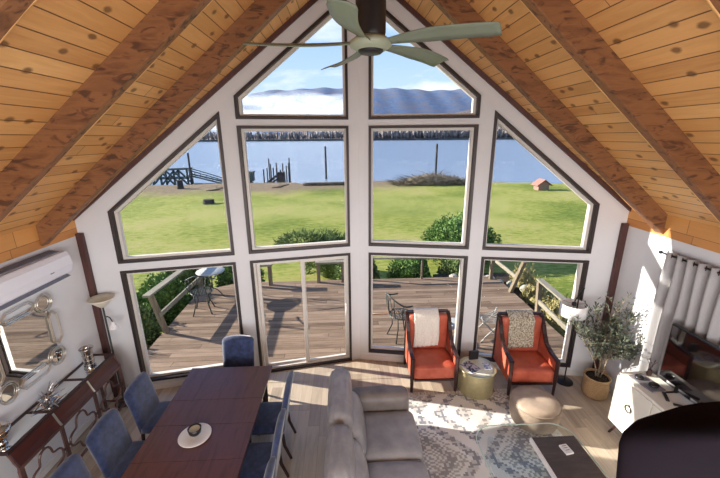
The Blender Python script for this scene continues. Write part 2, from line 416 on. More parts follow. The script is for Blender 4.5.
M['fog'] = fog_mat()

# ------------------------------------------------------------------ world, sun, camera
w = bpy.data.worlds.new('sky'); scene.world = w; w.use_nodes = True; nt = w.node_tree
bg = nt.nodes['Background']
tc = nt.nodes.new('ShaderNodeTexCoord').outputs['Generated']
sep = nt.nodes.new('ShaderNodeSeparateXYZ'); nt.links.new(tc, sep.inputs[0])
skyc = ramp(nt, sep.outputs[2], [(0.0, srgb(206, 222, 243)), (.14, srgb(182, 208, 244)), (.4, srgb(120, 168, 228)), (1, srgb(70, 124, 200))])
zz = mth(nt, 'ADD', mth(nt, 'ABSOLUTE', sep.outputs[2]), .25)
cv = N(nt, 'ShaderNodeCombineXYZ', inp={0: mth(nt, 'DIVIDE', sep.outputs[0], zz), 1: mth(nt, 'DIVIDE', sep.outputs[1], zz), 2: mth(nt, 'MULTIPLY', sep.outputs[2], 4.0)})
cn = noise(nt, mapping(nt, cv.outputs[0], (1, 1, 1), loc=(3.1, 1.4, 0)), 1.5, 6, .55, .3)
cl = ramp(nt, cn, [(.50, (0, 0, 0)), (.66, (1, 1, 1))])
nt.links.new(mixc(nt, mth(nt, 'MULTIPLY', cl, .8), skyc, srgb(246, 248, 252)), bg.inputs[0])
bg.inputs[1].default_value = .95

sl = bpy.data.lights.new('sun', 'SUN'); sl.energy = 9.5; sl.angle = .009; sl.color = (1, .93, .82)
so = bpy.data.objects.new('sun', sl); COL.objects.link(so)
az = Vector((1, -.27, 0)).normalized(); el = math.radians(22)
d = Vector((az.x * math.cos(el), az.y * math.cos(el), -math.sin(el)))
so.rotation_euler = d.to_track_quat('-Z', 'Y').to_euler()

f, pi_, ya, ro = 353.4, math.radians(15.935), math.radians(2.58), math.radians(-.403)
F = Vector((math.sin(ya) * math.cos(pi_), math.cos(ya) * math.cos(pi_), -math.sin(pi_)))
Rt = Vector((math.cos(ya), -math.sin(ya), 0)); U = Rt.cross(F)
r_ = Rt * math.cos(ro) + U * math.sin(ro); u_ = -Rt * math.sin(ro) + U * math.cos(ro)
cam = bpy.data.cameras.new('camera'); cam.sensor_width = 36; cam.lens = f / 720 * 36; cam.clip_end = 20000; cam.clip_start = .05
scene.cycles.transparent_max_bounces = 48
co = bpy.data.objects.new('camera', cam); COL.objects.link(co)
co.matrix_world = Matrix(((r_.x, u_.x, -F.x, -.239), (r_.y, u_.y, -F.y, 0), (r_.z, u_.z, -F.z, 3.85), (0, 0, 0, 1)))
scene.camera = co
vs = scene.view_settings; vs.view_transform = 'Standard'; vs.look = 'None'; vs.gamma = 1; vs.exposure = 0.5; vs.use_curve_mapping = False

def area(name, loc, size, power, tgt, col=(1, .97, .95)):
    l = bpy.data.lights.new(name, 'AREA'); l.energy = power; l.size = size[0]; l.shape = 'RECTANGLE'; l.size_y = size[1]; l.color = col
    o = bpy.data.objects.new(name, l); COL.objects.link(o); o.location = loc
    o.rotation_euler = (Vector(tgt) - Vector(loc)).to_track_quat('-Z', 'Y').to_euler(); return o

# ------------------------------------------------------------------ room shell
S = .188; DY = 5.569; HW = 3.88; RS = .845
zr = lambda u: 6.16 - RS * u
py = lambda u: DY - S * u
mi, mo, wi, wo = .15, 1.712, 1.919, 3.467
sill, t1b, t1t, t2b, t2t = .155, 2.034, 2.149, 4.026, 4.114
wr1 = lambda u: 4.417 + RS * (mo - u)
wr2 = lambda u: 4.215 - .8443 * (u - wi)
T = .15
def P3(s, u, z, off=0): return (s * u, py(u) + off, z)
for s, side in ((-1, 'left'), (1, 'right')):
    mb = MB()
    def poly(pts): mb.prism([P3(s, u, z) for u, z in pts], (0, T, 0))
    poly([(0, 0), (mi, 0), (mi, zr(mi)), (0, zr(0))])
    poly([(mo, 0), (wi, 0), (wi, zr(wi)), (mo, zr(mo))])
    poly([(wo, 0), (HW, 0), (HW, zr(HW)), (wo, zr(wo))])
    if s > 0: poly([(mi, 0), (mo, 0), (mo, sill), (mi, sill)])
    poly([(mi, t1b), (mo, t1b), (mo, t1t), (mi, t1t)]); poly([(mi, t2b), (mo, t2b), (mo, t2t), (mi, t2t)])
    poly([(mi, wr1(mi)), (mo, wr1(mo)), (mo, zr(mo)), (mi, zr(mi))])
    poly([(wi, 0), (wo, 0), (wo, sill), (wi, sill)]); poly([(wi, t1b), (wo, t1b), (wo, t1t), (wi, t1t)])
    poly([(wi, wr2(wi)), (wo, wr2(wo)), (wo, zr(wo)), (wi, zr(wi))])
    struct('wall_front_' + side, mb, M['wall'])

def inset(poly, wd):
    n = len(poly); out = []
    area2 = sum(poly[i][0] * poly[(i + 1) % n][1] - poly[(i + 1) % n][0] * poly[i][1] for i in range(n))
    sg = 1 if area2 > 0 else -1
    L = []
    for i in range(n):
        a, b = Vector(poly[i]), Vector(poly[(i + 1) % n]); d = (b - a).normalized(); nn = Vector((-d.y, d.x)) * sg
        L.append((a + nn * wd, d))
    for i in range(n):
        (p, dp), (q, dq) = L[i - 1], L[i]
        den = dp.x * dq.y - dp.y * dq.x; t = ((q - p).x * dq.y - (q - p).y * dq.x) / den
        out.append(tuple(p + dp * t))
    return out
def ring(s, poly, w0, w1, y0, y1):
    mb = MB(); A = inset(poly, w0) if w0 else poly; B = inset(poly, w1); n = len(poly)
    for i in range(n):
        j = (i + 1) % n
        mb.prism([P3(s, *A[i], y0), P3(s, *A[j], y0), P3(s, *B[j], y0), P3(s, *B[i], y0)], (0, y1 - y0, 0))
    return mb
wins = []
for s in (-1, 1):
    wins += [(s, [(mi, t2t), (mo, t2t), (mo, wr1(mo)), (mi, wr1(mi))]), (s, [(mi, t1t), (mo, t1t), (mo, t2b), (mi, t2b)]),
             (s, [(wi, t1t), (wo, t1t), (wo, wr2(wo)), (wi, wr2(wi))]), (s, [(wi, sill), (wo, sill), (wo, t1b), (wi, t1b)])]
wins.append((1, [(mi, sill), (mo, sill), (mo, t1b), (mi, t1b)]))
for k, (s, p) in enumerate(wins):
    o = struct('window_%d' % (k + 1), ring(s, p, 0, .038, -.022, .10), M['bronze'])
    ring(s, p, .038, .075, .05, .115).build('sash', M['vinyl'], o)
    g = MB(); g.prism([P3(s, u, z, .082) for u, z in inset(p, .07)], (0, .006, 0)); g.build('pane', M['glass'], o)
# sliding door in the left half
p = [(mi, .0), (mo, .0), (mo, t1b), (mi, t1b)]
door = struct('door_1', ring(-1, p, 0, .038, -.022, .10), M['bronze'])
ring(-1, p, .038, .07, .02, .13).build('door_track', M['vinyl'], door)
mid = (mi + mo) / 2
def panel(name, u0, u1, off):
    q = [(u0, .05), (u1, .05), (u1, 1.975), (u0, 1.975)]
    a = ring(-1, q, 0, .052, off, off + .035).build(name, M['vinyl'], door)
    g = MB(); g.prism([P3(-1, u, z, off + .014) for u, z in inset(q, .045)], (0, .006, 0)); g.build('pane', M['glass'], a)
    return a
panel('fixed_panel', mid - .03, mo - .06, .085)
pa = panel('sliding_panel', mi + .06, mid + .03, .04)
h = MB(); h.tube([P3(-1, mi + .085, .9, .04), P3(-1, mi + .085, .91, .0), P3(-1, mi + .085, 1.1, .0), P3(-1, mi + .085, 1.11, .04)], .011)
tag(h.build('handle', M['whitetrim'], pa, smooth=True))
# rim trim under the roof, corner trims, baseboards
for s, n in ((-1, 1), (1, 2)):
    mb = MB(); q = [(0, zr(0) - .075), (HW, zr(HW) - .075), (HW, zr(HW)), (0, zr(0))]
    mb.prism([P3(s, u, z, -.035) for u, z in q], (0, .035, 0)); struct('trim_%d' % n, mb, M['trimwood'])
    mb = MB(); mb.box(min(s * 3.80, s * 3.88), max(s * 3.80, s * 3.88), py(3.84) - .06, py(3.84) - .005, 0, 2.63)
    struct('trim_%d' % (n + 2), mb, M['trimwood'])
for s, nm, segs in ((-1, 'left', [(mo, 3.79)]), (1, 'right', [(0, 3.79)])):
    mb = MB()
    for a, b in segs: mb.prism([P3(s, a, 0, -.015), P3(s, b, 0, -.015), P3(s, b, .09, -.015), P3(s, a, .09, -.015)], (0, .013, 0))
    struct('baseboard_front_' + nm, mb, M['whitetrim'])
# side walls; the right one has a window behind the curtain
YB = -4.2; ye = py(HW)
mb = MB(); mb.box(-HW - .15, -HW, YB, ye + .13, 0, 2.6); struct('wall_left', mb, M['wall'])
mb = MB(); wy0, wy1, wz0, wz1 = 2.5, 3.9, .95, 2.3
mb.box(HW, HW + .15, YB, wy0, 0, 2.6); mb.box(HW, HW + .15, wy1, ye + .13, 0, 2.6)
mb.box(HW, HW + .15, wy0, wy1, 0, wz0); mb.box(HW, HW + .15, wy0, wy1, wz1, 2.6); struct('wall_right', mb, M['wall'])
mb = MB()
for a in ((wy0, wy0 + .05, wz0, wz1), (wy1 - .05, wy1, wz0, wz1), (wy0, wy1, wz0, wz0 + .05), (wy0, wy1, wz1 - .05, wz1), ((wy0 + wy1) / 2 - .03, (wy0 + wy1) / 2 + .03, wz0, wz1)):
    mb.box(HW + .03, HW + .1, a[0], a[1], a[2], a[3])
o = struct('window_10', mb, M['whitetrim'])
MB().box(HW + .06, HW + .066, wy0 + .04, wy1 - .04, wz0 + .04, wz1 - .04).build('pane', M['glass'], o)
for s, nm in ((-1, 'left'), (1, 'right')):
    x0, x1 = sorted((s * (HW - .013), s * (HW - .0005)))
    struct('baseboard_' + nm, MB().box(x0, x1, YB, ye - .06, 0, .09), M['whitetrim'])
    x0, x1 = sorted((s * HW, s * (HW + .15)))
    mb = MB(); mb.box(x0, x1, YB, ye + .13, 2.601, zr(HW) + .02); struct('trim_%d' % (5 if s < 0 else 6), mb, M['fascia'])
# roof slopes (prow shaped front edge), planks below
for s, nm in ((-1, 'left'), (1, 'right')):
    mb = MB(); X1 = 4.12; oh = .30
    mb.prism([(0, YB, zr(0)), (s * X1, YB, zr(X1)), (s * X1, py(X1) + oh, zr(X1)), (0, DY + oh, zr(0))], (0, 0, .16))
    struct('ceiling_' + nm, mb, M['ceil'])
struct('floor', MB().box(-HW - .1, HW + .1, YB, 5.0, -.2, 0).prism([(-HW - .1, 5.0, -.2), (HW + .1, 5.0, -.2), (0, DY + .13, -.2)][::-1] if False else [(-3.2, 4.99, -.2), (3.2, 4.99, -.2), (.0, DY + .10, -.2)], (0, 0, .2)), M['floor'])
# back gable with a wide opening to the daylight behind the loft
mb = MB()
mb.prism([(-HW, YB, 0), (-2.9, YB, 0), (-2.9, YB, zr(2.9)), (-HW, YB, zr(HW))], (0, -.15, 0)); mb.prism([(HW, YB, 0), (2.9, YB, 0), (2.9, YB, zr(2.9)), (HW, YB, zr(HW))], (0, -.15, 0))
mb.box(-2.9, 2.9, YB - .15, YB, 0, .8); mb.box(-2.9, 2.9, YB - .15, YB, 2.2, 2.5)
mb.prism([(-2.9, YB, 2.5), (2.9, YB, 2.5), (2.9, YB, zr(2.9)), (0, YB, 6.16), (-2.9, YB, zr(2.9))], (0, -.15, 0))
struct('wall_back', mb, M['wall'])
struct('loft_floor', MB().box(-3.86, 3.86, YB + .01, .78, 2.25, 2.4), M['floor'])

# ceiling beams: dark sawn face plus a rounded waney edge, coloured lighter to imitate window light
zb = lambda u: 5.90 - RS * u
def beam(s, yf, yk, label):
    t = thing('ceiling_beam', label, 'beam', (0, 0, 0), 0, 'timber ceiling beams')
    rnd = random.Random(int(yf * 100) + s); n = 60
    rings = []; rings2 = []
    for i in range(n + 1):
        u = .02 + (HW - .03) * i / n; x = s * u
        wv = .014 * math.sin(u * 5.1 + yf) + .012 * math.sin(u * 11 + s * 2 + yf * 3) + rnd.uniform(-.004, .004)
        y1 = yk - .05 + wv * .4
        rings.append([(x, yf, zr(u) - .002), (x, yf, zb(u) + .01), (x, yf + .012, zb(u)), (x, y1, zb(u) + wv * .3), (x, y1, zr(u) - .002)])
        y2 = yk + wv
        rings2.append([(x, y1, zb(u) + wv * .3), (x, y1 + (y2 - y1) * .6, zb(u) + .012 + wv * .3), (x, y2, zb(u) + .05), (x, y2 - .006, zb(u) + .12), (x, y2 - .02, zr(u) - .002), (x, y1, zr(u) - .002)])
    MB().loft(rings).build('timber', M['beam'], t)
    MB().loft(rings2).build('waney_edge', M['beam_edge_lit'], t, smooth=True)
    t['kind'] = 'structure'
    return t
pos = ['nearest the window wall', 'second from the window wall', 'third from the window wall, at the edge of view', 'over the loft']
for k, (yf, yk) in enumerate([(4.22, 4.39), (3.05, 3.20), (1.86, 2.03), (.6, .77)]):
    for s, nm in ((-1, 'left'), (1, 'right')):
        if k == 3: continue
        beam(s, yf, yk, 'knotty brown timber rafter on the %s slope, %s' % (nm, pos[k]))
struct('ridge_beam', MB().box(-.10, .10, YB + .01, DY - .04, 5.86, 6.15), M['beam'])

# ------------------------------------------------------------------ ceiling fan
fx, fy, fz = -.04, 2.62, 4.395
fan = thing('ceiling_fan', 'five blade sage grey ceiling fan hanging from the ridge on a dark rod', 'fan', (fx, fy, fz))
MB().lathe([(.0, .10), (.095, .10), (.10, .13), (.10, .34), (.085, .37), (.0, .37)], 32).build('motor_housing', M['fan_hub'], fan, smooth=True, bevel=.004)
MB().lathe([(0, .36), (.02, .36), (.02, 1.36), (.07, 1.37), (.075, 1.39), (0, 1.39)], 16).build('downrod', M['fan_hub'], fan)
MB().lathe([(0, .02), (.10, .02), (.14, .045), (.145, .07), (.10, .10), (0, .10)], 32).build('hub', M['fan_light'], fan, smooth=True)
MB().lathe([(0, .0), (.07, .0), (.085, .012), (.085, .02), (0, .02)], 32).build('hub_disc', M['fan_hub'], fan, smooth=True)
for k in range(5):
    a = math.radians(-30 + 72 * k); mb = MB(); rings = []
    for i in range(15):
        t = i / 14; rr = .09 + .73 * t
        wdt = .05 + .085 * min(1, t * 2.2) + .02 * t if t < .93 else .155 - .25 * (t - .93)
        tw = -math.radians(22 - 8 * t); sw = -.05 * math.sin(t * PI) - .02 * t
        ring_ = []
        for (cx_, cz_) in ((-.5, -.004), (-.2, .006), (.2, .008), (.5, -.002), (.5, -.007), (.2, .002), (-.2, 0), (-.5, -.009)):
            y = cx_ * wdt; z = cz_
            yy = y * math.cos(tw) - z * math.sin(tw) + sw; z2 = y * math.sin(tw) + z * math.cos(tw) + .065 - .02 * t
            ring_.append((rr, yy, z2))
        rings.append(ring_)
    mb.loft(rings); bmesh.ops.rotate(mb.bm, verts=mb.bm.verts, cent=(0, 0, 0), matrix=Matrix.Rotation(a, 3, 'Z'))
    mb.build('blade', M['fan'], fan, smooth=True)

# ------------------------------------------------------------------ dining set
TX0, TX1, TY0, TY1 = -2.41, -1.30, 2.05, 4.38
dt = thing('dining_table', 'long dark mahogany dining table with leaf seams between blue chairs', 'table', ((TX0 + TX1) / 2, (TY0 + TY1) / 2, 0))
hx, hy = (TX1 - TX0) / 2, (TY1 - TY0) / 2
seams = [-hy, -.28, .22, .72, hy]
seams = [-hy, -.35, .12, .52, hy]
for a, b in zip(seams, seams[1:]):
    MB().box(-hx, hx, a + .0015, b - .0015, .725, .76).build('table_leaf', M['tabletop'], dt, bevel=.003)
MB().box(-hx + .06, hx - .06, -hy + .06, hy - .06, .63, .7245).build('apron', M['darkwood'], dt)
for sx in (-1, 1):
    for sy in (-1, 1):
        x, y = sx * (hx - .11), sy * (hy - .11)
        MB().lathe([(.028, 0), (.035, .1), (.045, .55), (.05, .63)], 4, (x, y, 0)).build('leg', M['darkwood'], dt)

def dining_chair(loc, rz, label):
    t = thing('dining_chair', label, 'chair', loc, rz, 'navy dining chairs')
    # local: sitter faces -y, back at +y
    c = cushion(-.235, .235, -.25, .20, .40, .50, .012, 8, .3); c.build('seat', M['navy'], t, smooth=True)
    # tall padded back with camel arch
    mb = MB(); rings = []; nz = 12; nx = 14
    for side in (0, 1): pass
    prof = []
    for j in range(nz + 1):
        v = j / nz; row = []
        for i in range(nx + 1):
            u = -1 + 2 * i / nx
            top = .965 + .045 * math.cos(u * PI / 2) ** .8
            if abs(u) > .86: top -= .02 * (abs(u) - .86) / .14
            z = .40 + (top - .40) * v
            y = .19 + .10 * v ** 1.3
            half = .225 + .01 * v
            row.append((u * half, y, z, u, v))
        prof.append(row)
    bm = mb.bm
    th = .038
    fr = [[bm.verts.new((p[0], p[1] - th * (1 - p[3] ** 8 * .5) * (1 - max(0, p[4] - .93) * 6), p[2])) for p in r] for r in prof]
    bk = [[bm.verts.new((p[0], p[1] + th * (1 - p[3] ** 8 * .5) * (1 - max(0, p[4] - .93) * 6), p[2])) for p in r] for r in prof]
    for j in range(nz):
        for i in range(nx):
            bm.faces.new((fr[j][i], fr[j][i + 1], fr[j + 1][i + 1], fr[j + 1][i])); bm.faces.new((bk[j][i + 1], bk[j][i], bk[j + 1][i], bk[j + 1][i + 1]))
        bm.faces.new((fr[j][0], fr[j + 1][0], bk[j + 1][0], bk[j][0])); bm.faces.new((fr[j + 1][nx], fr[j][nx], bk[j][nx], bk[j + 1][nx]))
    for i in range(nx):
        bm.faces.new((fr[nz][i], fr[nz][i + 1], bk[nz][i + 1], bk[nz][i])); bm.faces.new((fr[0][i + 1], fr[0][i], bk[0][i], bk[0][i + 1]))
    mb.build('backrest', M['navy'], t, smooth=True)
    for sx in (-1, 1):
        MB().bar((sx * .2, -.21, 0), (sx * .2, -.21, .42), .04, .04).build('leg', M['darkwood'], t)
        MB().tube([(sx * .2, .28, 0), (sx * .2, .21, .2), (sx * .2, .19, .42)], [.018, .021, .024], 6).build('leg', M['darkwood'], t)
    return t
def copy_tree(o, loc, rz, label):
    c = o.copy(); COL.objects.link(c); c.location = loc; c.rotation_euler = (0, 0, rz); c['label'] = label
    for ch in list(o.children):
        d = ch.copy(); COL.objects.link(d); d.parent = c
        for g in list(ch.children):
            e = g.copy(); COL.objects.link(e); e.parent = d
    return c
proto = dining_chair((-1.875, 4.50, 0), 0, 'navy upholstered dining chair alone at the window end of the dining table')
for y, n in ((3.83, 'nearest the windows'), (3.19, 'the middle one of three'), (2.60, 'nearest the photo edge')):
    copy_tree(proto, (-2.56, y, 0), PI / 2, 'navy upholstered dining chair on the mirror side of the table, ' + n)
for y, n in ((3.74, 'nearest the windows'), (3.09, 'the middle one of three'), (2.47, 'nearest the photo edge')):
    copy_tree(proto, (-1.24, y, 0), -PI / 2, 'navy upholstered dining chair on the sofa side of the table, ' + n)
pl = MB().lathe([(0, .0), (.09, 0), (.165, .016), (.168, .02), (.163, .022), (.10, .008), (0, .007)], 40, (0, 0, 0)).build('plate', M['paper'], smooth=True)
pl.location = (-1.895, 3.17, .7605); tag(pl, 'round white plate on the dining table under a black cup', 'plate')
cup = thing('cup', 'black cup with cream coloured filling on the white plate', 'cup', (-1.905, 3.20, .769))
MB().lathe([(0, 0), (.045, 0), (.062, .02), (.07, .075), (.064, .078), (.058, .06), (.05, .058), (0, .058)], 28).build('bowl', M['black'], cup, smooth=True)
MB().lathe([(0, .058), (.056, .058), (.056, .063), (0, .063)], 28).build('filling', M['coffee'], cup)

# ------------------------------------------------------------------ sofa
sofa = thing('sofa', 'grey leather reclining sofa seen from behind its left end', 'sofa', (0, 0, 0))
ys = [(3.075, 3.715), (2.425, 3.065), (1.785, 2.415)]
MB().box(-.40, .50, 1.5, 4.0, .06, .30).build('base', M['leather_dark'], sofa, bevel=.03, seg=3)
MB().box(-.46, -.40, 1.5, 4.0, .06, .78).build('back_panel', M['leather_dark'], sofa, bevel=.02, seg=3)
ys = [(3.07, 3.80), (2.33, 3.06), (1.60, 2.32)]
for k, (a, b) in enumerate(ys):
    cushion(-.08, .60, a, b, .22, .46, .015, 10, .32, k, .004).build('seat_cushion', M['leather'], sofa, smooth=True)
    c = cushion(-.46, -.20, a, b + (.19 if k == 0 else 0), .60, 1.0, .02, 14, .38, k + 5, .009)
    c.build('headrest', M['leather'], sofa, smooth=True)
    c = cushion(-.36, -.02, a + .005, b, .38, .82, .02, 10, .32, k + 9, .004)
    bmesh.ops.transform(c.bm, matrix=Matrix.Shear('XY', 4, (0, 0)), verts=c.bm.verts)
    for v in c.bm.verts: v.co.x -= (v.co.z - .38) * .22
    c.build('back_cushion', M['leather'], sofa, smooth=True)
cushion(-.20, .56, 3.80, 4.06, .10, .64, .015, 10, .3, 3).build('arm', M['leather_dark'], sofa, smooth=True)
cushion(-.20, .56, 1.36, 1.60, .10, .62, .015, 10, .3, 4).build('arm', M['leather_dark'], sofa, smooth=True)
for x in (-.36, .44):
    for y in (1.6, 3.9): MB().box(x - .03, x + .03, y - .03, y + .03, .0, .062).build('foot', M['black'], sofa)

# ------------------------------------------------------------------ armchairs
def armchair(loc, rz, label):
    t = thing('armchair', label, 'armchair', loc, rz, 'orange leather armchairs')
    for s in (-1, 1):
        x = s * .345
        P = [(.345, 1.06), (.30, 1.07), (.22, .98), (.13, .80), (.03, .675), (-.12, .625), (-.33, .60), (-.365, .56), (-.365, 0), (-.325, 0), (-.325, .53), (-.10, .565), (.06, .61), (.17, .74), (.27, .93), (.345, .98)]
        m = MB(); outer = P[:8]; 
        # wing and arm rail as a swept bar
        pts = [(x, .335, 1.05), (x, .28, 1.02), (x, .20, .93), (x, .13, .80), (x, .04, .68), (x, -.10, .625), (x, -.34, .595)]
        for a, b in zip(pts, pts[1:]): m.bar(a, b, .058, .045, (0, 0, 1)) if abs(b[2] - a[2]) < abs(b[1] - a[1]) else m.bar(a, b, .058, .045, (0, 1, 0))
        m.build('arm_rail', M['darkwood'], t, bevel=.006)
        MB().lathe([(.022, 0), (.033, .35), (.035, .60)], 4, (x, -.335, 0)).build('leg', M['darkwood'], t)
        MB().tube([(x, .39, 0), (x, .34, .3), (x, .33, .6), (x, .335, 1.04)], [.022, .03, .03, .025], 6).build('leg', M['darkwood'], t)
        q = MB(); q.prism([(x - .012, .33, .22), (x - .012, .33, 1.02), (x - .012, .20, .90), (x - .012, .13, .77), (x - .012, .04, .65), (x - .012, -.10, .60), (x - .012, -.32, .575), (x - .012, -.32, .22)], (.024, 0, 0))
        q.build('side_panel', M['orange'], t)
    MB().bar((-.35, .335, 1.055), (.35, .335, 1.055), .05, .05).build('top_rail', M['darkwood'], t, bevel=.01)
    MB().box(-.31, .31, -.345, -.315, .20, .23).build('seat_rail', M['darkwood'], t); MB().box(-.31, .31, .30, .33, .20, .23).build('seat_rail', M['darkwood'], t)
    cushion(-.325, .325, -.34, .24, .225, .445, .008, 8, .16, 1).build('seat', M['orange'], t, smooth=True)
    c = cushion(-.32, .32, .20, .32, .40, 1.04, .008, 8, .3, 2); 
    c.build('backrest', M['orange'], t, smooth=True)
    return t
A1 = armchair((1.115, 4.97, 0), math.radians(-1), 'orange leather armchair with a plain cream throw over its back')
A2 = copy_tree(A1, (2.60, 4.80, 0), math.radians(-3), 'orange leather armchair with a mottled fur throw over its back')

def throw(name, base, rz, x0, x1, zf, zbk, mat, label, wave, seed):
    mb = MB(); bm = mb.bm; rnd = random.Random(seed)
    path = []
    n = 20
    for i in range(9): path.append((.375, zbk + (1.075 - zbk) * i / 8))
    for a in (60, 30, 0, -30, -60):
        pass
    path += [(.365, 1.095), (.335, 1.105), (.295, 1.095), (.25, 1.06)]
    m = 14
    for i in range(1, m + 1): path.append((.185 - .004 * i / m * 2, 1.04 + (zf - 1.04) * i / m))
    nx = 22; rows = []
    for j, (y, z) in enumerate(path):
        row = []
        for i in range(nx + 1):
            u = i / nx; hang = max(0, (j - 12) / m)
            wv = wave * math.sin(u * 17 + seed + hang * 2) * (.25 + hang)
            xx = x0 + (x1 - x0) * u + .015 * math.sin(z * 9 + seed) * hang
            row.append(bm.verts.new((xx, y - abs(wv) - .004 if j > 12 else y + .002 * math.sin(u * 15), z + (.03 * (u - .5) if j == len(path) - 1 else 0))))
        rows.append(row)
    for j in range(len(rows) - 1):
        for i in range(nx): bm.faces.new((rows[j][i], rows[j][i + 1], rows[j + 1][i + 1], rows[j + 1][i]))
    o = mb.build(name, mat, smooth=True, solid=.012)
    o.location = base; o.rotation_euler = (0, 0, rz)
    return tag(o, label, 'throw blanket', 'throws over the armchairs')
throw('throw_blanket', (1.115, 4.97, 0), math.radians(-1), -.24, .17, .50, .72, M['throw_white'], 'plain cream throw blanket hanging over an armchair back', .016, 1)
throw('throw_blanket', (2.60, 4.80, 0), math.radians(-3), -.22, .19, .52, .72, M['throw_fur'], 'mottled brown and cream fur throw hanging over an armchair back', .008, 2)

# ------------------------------------------------------------------ drum side table and what lies on it
st = thing('side_table', 'round brass drum side table between the two orange armchairs', 'side table', (1.79, 4.67, 0))
MB().lathe([(0, 0), (.265, 0), (.27, .01), (.27, .375), (.285, .385), (.285, .405), (.262, .405), (0, .395)], 48).build('drum', M['brass'], st, smooth=True, bevel=.004)
MB().lathe([(0, .395), (.262, .395), (.262, .404), (0, .404)], 48).build('top', M['marble'], st)
o = MB().box(-.075, .075, -.02, .02, 0, .15).build('photo_frame', M['black'], bevel=.004); o.location = (1.80, 4.87, .4055); o.rotation_euler = (math.radians(0), 0, .1)
tag(o, 'small black box standing at the back of the brass side table', 'box')
mg = thing('magazine', 'fanned glossy magazine on the left of the brass side table', 'magazine', (1.68, 4.66, .4055), .5)
MB().box(-.10, .10, -.13, .13, 0, .008).build('pages', M['paper'], mg); MB().box(-.10, .10, -.13, .13, .0082, .010).build('cover', M['cover_blue'], mg)
bk = thing('book', 'small pale blue book on the right of the brass side table', 'book', (1.94, 4.66, .4055), -.1)
MB().box(-.055, .055, -.075, .075, 0, .012).build('pages', M['paper'], bk); MB().box(-.057, .057, -.077, .077, .0122, .015).build('cover', M['cover_pale'], bk)

# ------------------------------------------------------------------ floor lamp right
fl = thing('floor_lamp', 'black arc floor lamp with a white drum shade by the right window', 'lamp', (3.30, 4.76, 0))
MB().lathe([(0, 0), (.13, 0), (.13, .012), (.12, .022), (0, .024)], 36).build('base', M['blackmetal'], fl, smooth=True)
MB().tube([(0, 0, .02), (0, 0, 1.50)], .010, 8).build('pole', M['blackmetal'], fl)
MB().tube([(0, 0, 1.48), (.02, -.02, 1.60), (.04, -.03, 1.66), (-.02, -.05, 1.60), (-.115, -.09, 1.50), (-.13, -.1, 1.44)], .009, 8).build('arm', M['blackmetal'], fl, smooth=True)
MB().lathe([(.03, .0), (.03, .05), (.0, .06)], 12, (-.13, -.1, 1.42)).build('socket', M['blackmetal'], fl)
sh = MB().loft([[(-.13 + .178 * math.cos(a * PI / 24), -.1 + .178 * math.sin(a * PI / 24), z) for a in range(48)] for z in (1.26, 1.45)], cap=False).build('lamp_shade', M['shade'], fl, smooth=True, solid=.004)
m = MB()
for k in range(3):
    a = k * 2 * PI / 3; m.bar((-.13, -.1, 1.44), (-.13 + .176 * math.cos(a), -.1 + .176 * math.sin(a), 1.44), .004, .004)
m.build('shade_ring', M['blackmetal'], fl)

# ------------------------------------------------------------------ pouf
pf = thing('pouf', 'round beige leather pouf on the edge of the patterned rug', 'pouf', (2.36, 3.98, 0))
MB().lathe([(0, .012), (.26, .012), (.30, .04), (.322, .14), (.325, .26), (.31, .33), (.27, .365), (.18, .378), (.08, .374), (.02, .362), (0, .36)], 48).build('body', M['pouf'], pf, smooth=True)
m = MB(); m.tube([(.317 * math.cos(a * PI / 24), .317 * math.sin(a * PI / 24), .315) for a in range(48)], .008, 6, True); m.build('piping', M['pouf'], pf, smooth=True)

# ------------------------------------------------------------------ olive tree in basket
tr = thing('olive_tree', 'slender potted olive tree in a woven basket in the right corner', 'plant', (3.59, 4.46, 0))
bs = MB().lathe([(0, 0), (.155, 0), (.175, .03), (.178, .10), (.172, .28), (.182, .30), (.182, .325), (.165, .33), (.158, .30), (0, .29)], 36).build('basket', M['basket'], tr, smooth=True)
for k, a in enumerate((.6, .6 + PI)):
    MB().tube([(.19 * math.cos(a - .35), .19 * math.sin(a - .35), .27), (.205 * math.cos(a - .2), .205 * math.sin(a - .2), .34), (.205 * math.cos(a + .2), .205 * math.sin(a + .2), .34), (.19 * math.cos(a + .35), .19 * math.sin(a + .35), .27)], .009, 6).build('handle', M['basket'], bs, smooth=True)
MB().lathe([(0, .29), (.157, .29), (.15, .305), (0, .312)], 24).build('soil', M['soil'], tr, smooth=True)
rnd = random.Random(11)
tm = MB(); lm = MB(); tips = []
def leaf(p, d, L, W):
    d = d.normalized(); sd = d.cross(Vector((rnd.uniform(-1, 1), rnd.uniform(-1, 1), rnd.uniform(-1, 1)))).normalized()
    a = p; b = p + d * L * .5 + sd * W; c = p + d * L; e = p + d * L * .5 - sd * W
    lm.quad(a, b, c, e)
def branch(p, d, L, r, lvl):
    pts = [p]; q = p.copy(); dd = d.normalized(); n = 5
    for i in range(n):
        dd = (dd + Vector((rnd.uniform(-.16, .16), rnd.uniform(-.16, .16), rnd.uniform(-.06, .12)))).normalized()
        q = q + dd * L / n
        q.x = min(q.x, .23); q.y = min(q.y, .38)
        pts.append(q.copy())
    tm.tube(pts, [r * (1 - .6 * i / n) for i in range(n + 1)], 5)
    if lvl >= 1:
        for i in range(1, n + 1):
            for _ in range(2 if lvl >= 2 else 1):
                v = Vector((rnd.uniform(-1, 1), rnd.uniform(-1, 1), rnd.uniform(-.5, .9)))
                leaf(pts[i] + Vector((rnd.uniform(-.02, .02),) * 3), dd + v * .9, rnd.uniform(.05, .085), rnd.uniform(.0065, .010))
    if lvl < 2:
        for i in range(1, n + 1):
            for _ in range(2):
                if lvl == 0 and i < 2: continue
                v = Vector((rnd.uniform(-.8, 1), rnd.uniform(-1, .8), rnd.uniform(-.1, .9)))
                branch(pts[i], (dd * .35 + v * .9), L * rnd.uniform(.40, .6), r * .45, lvl + 1)
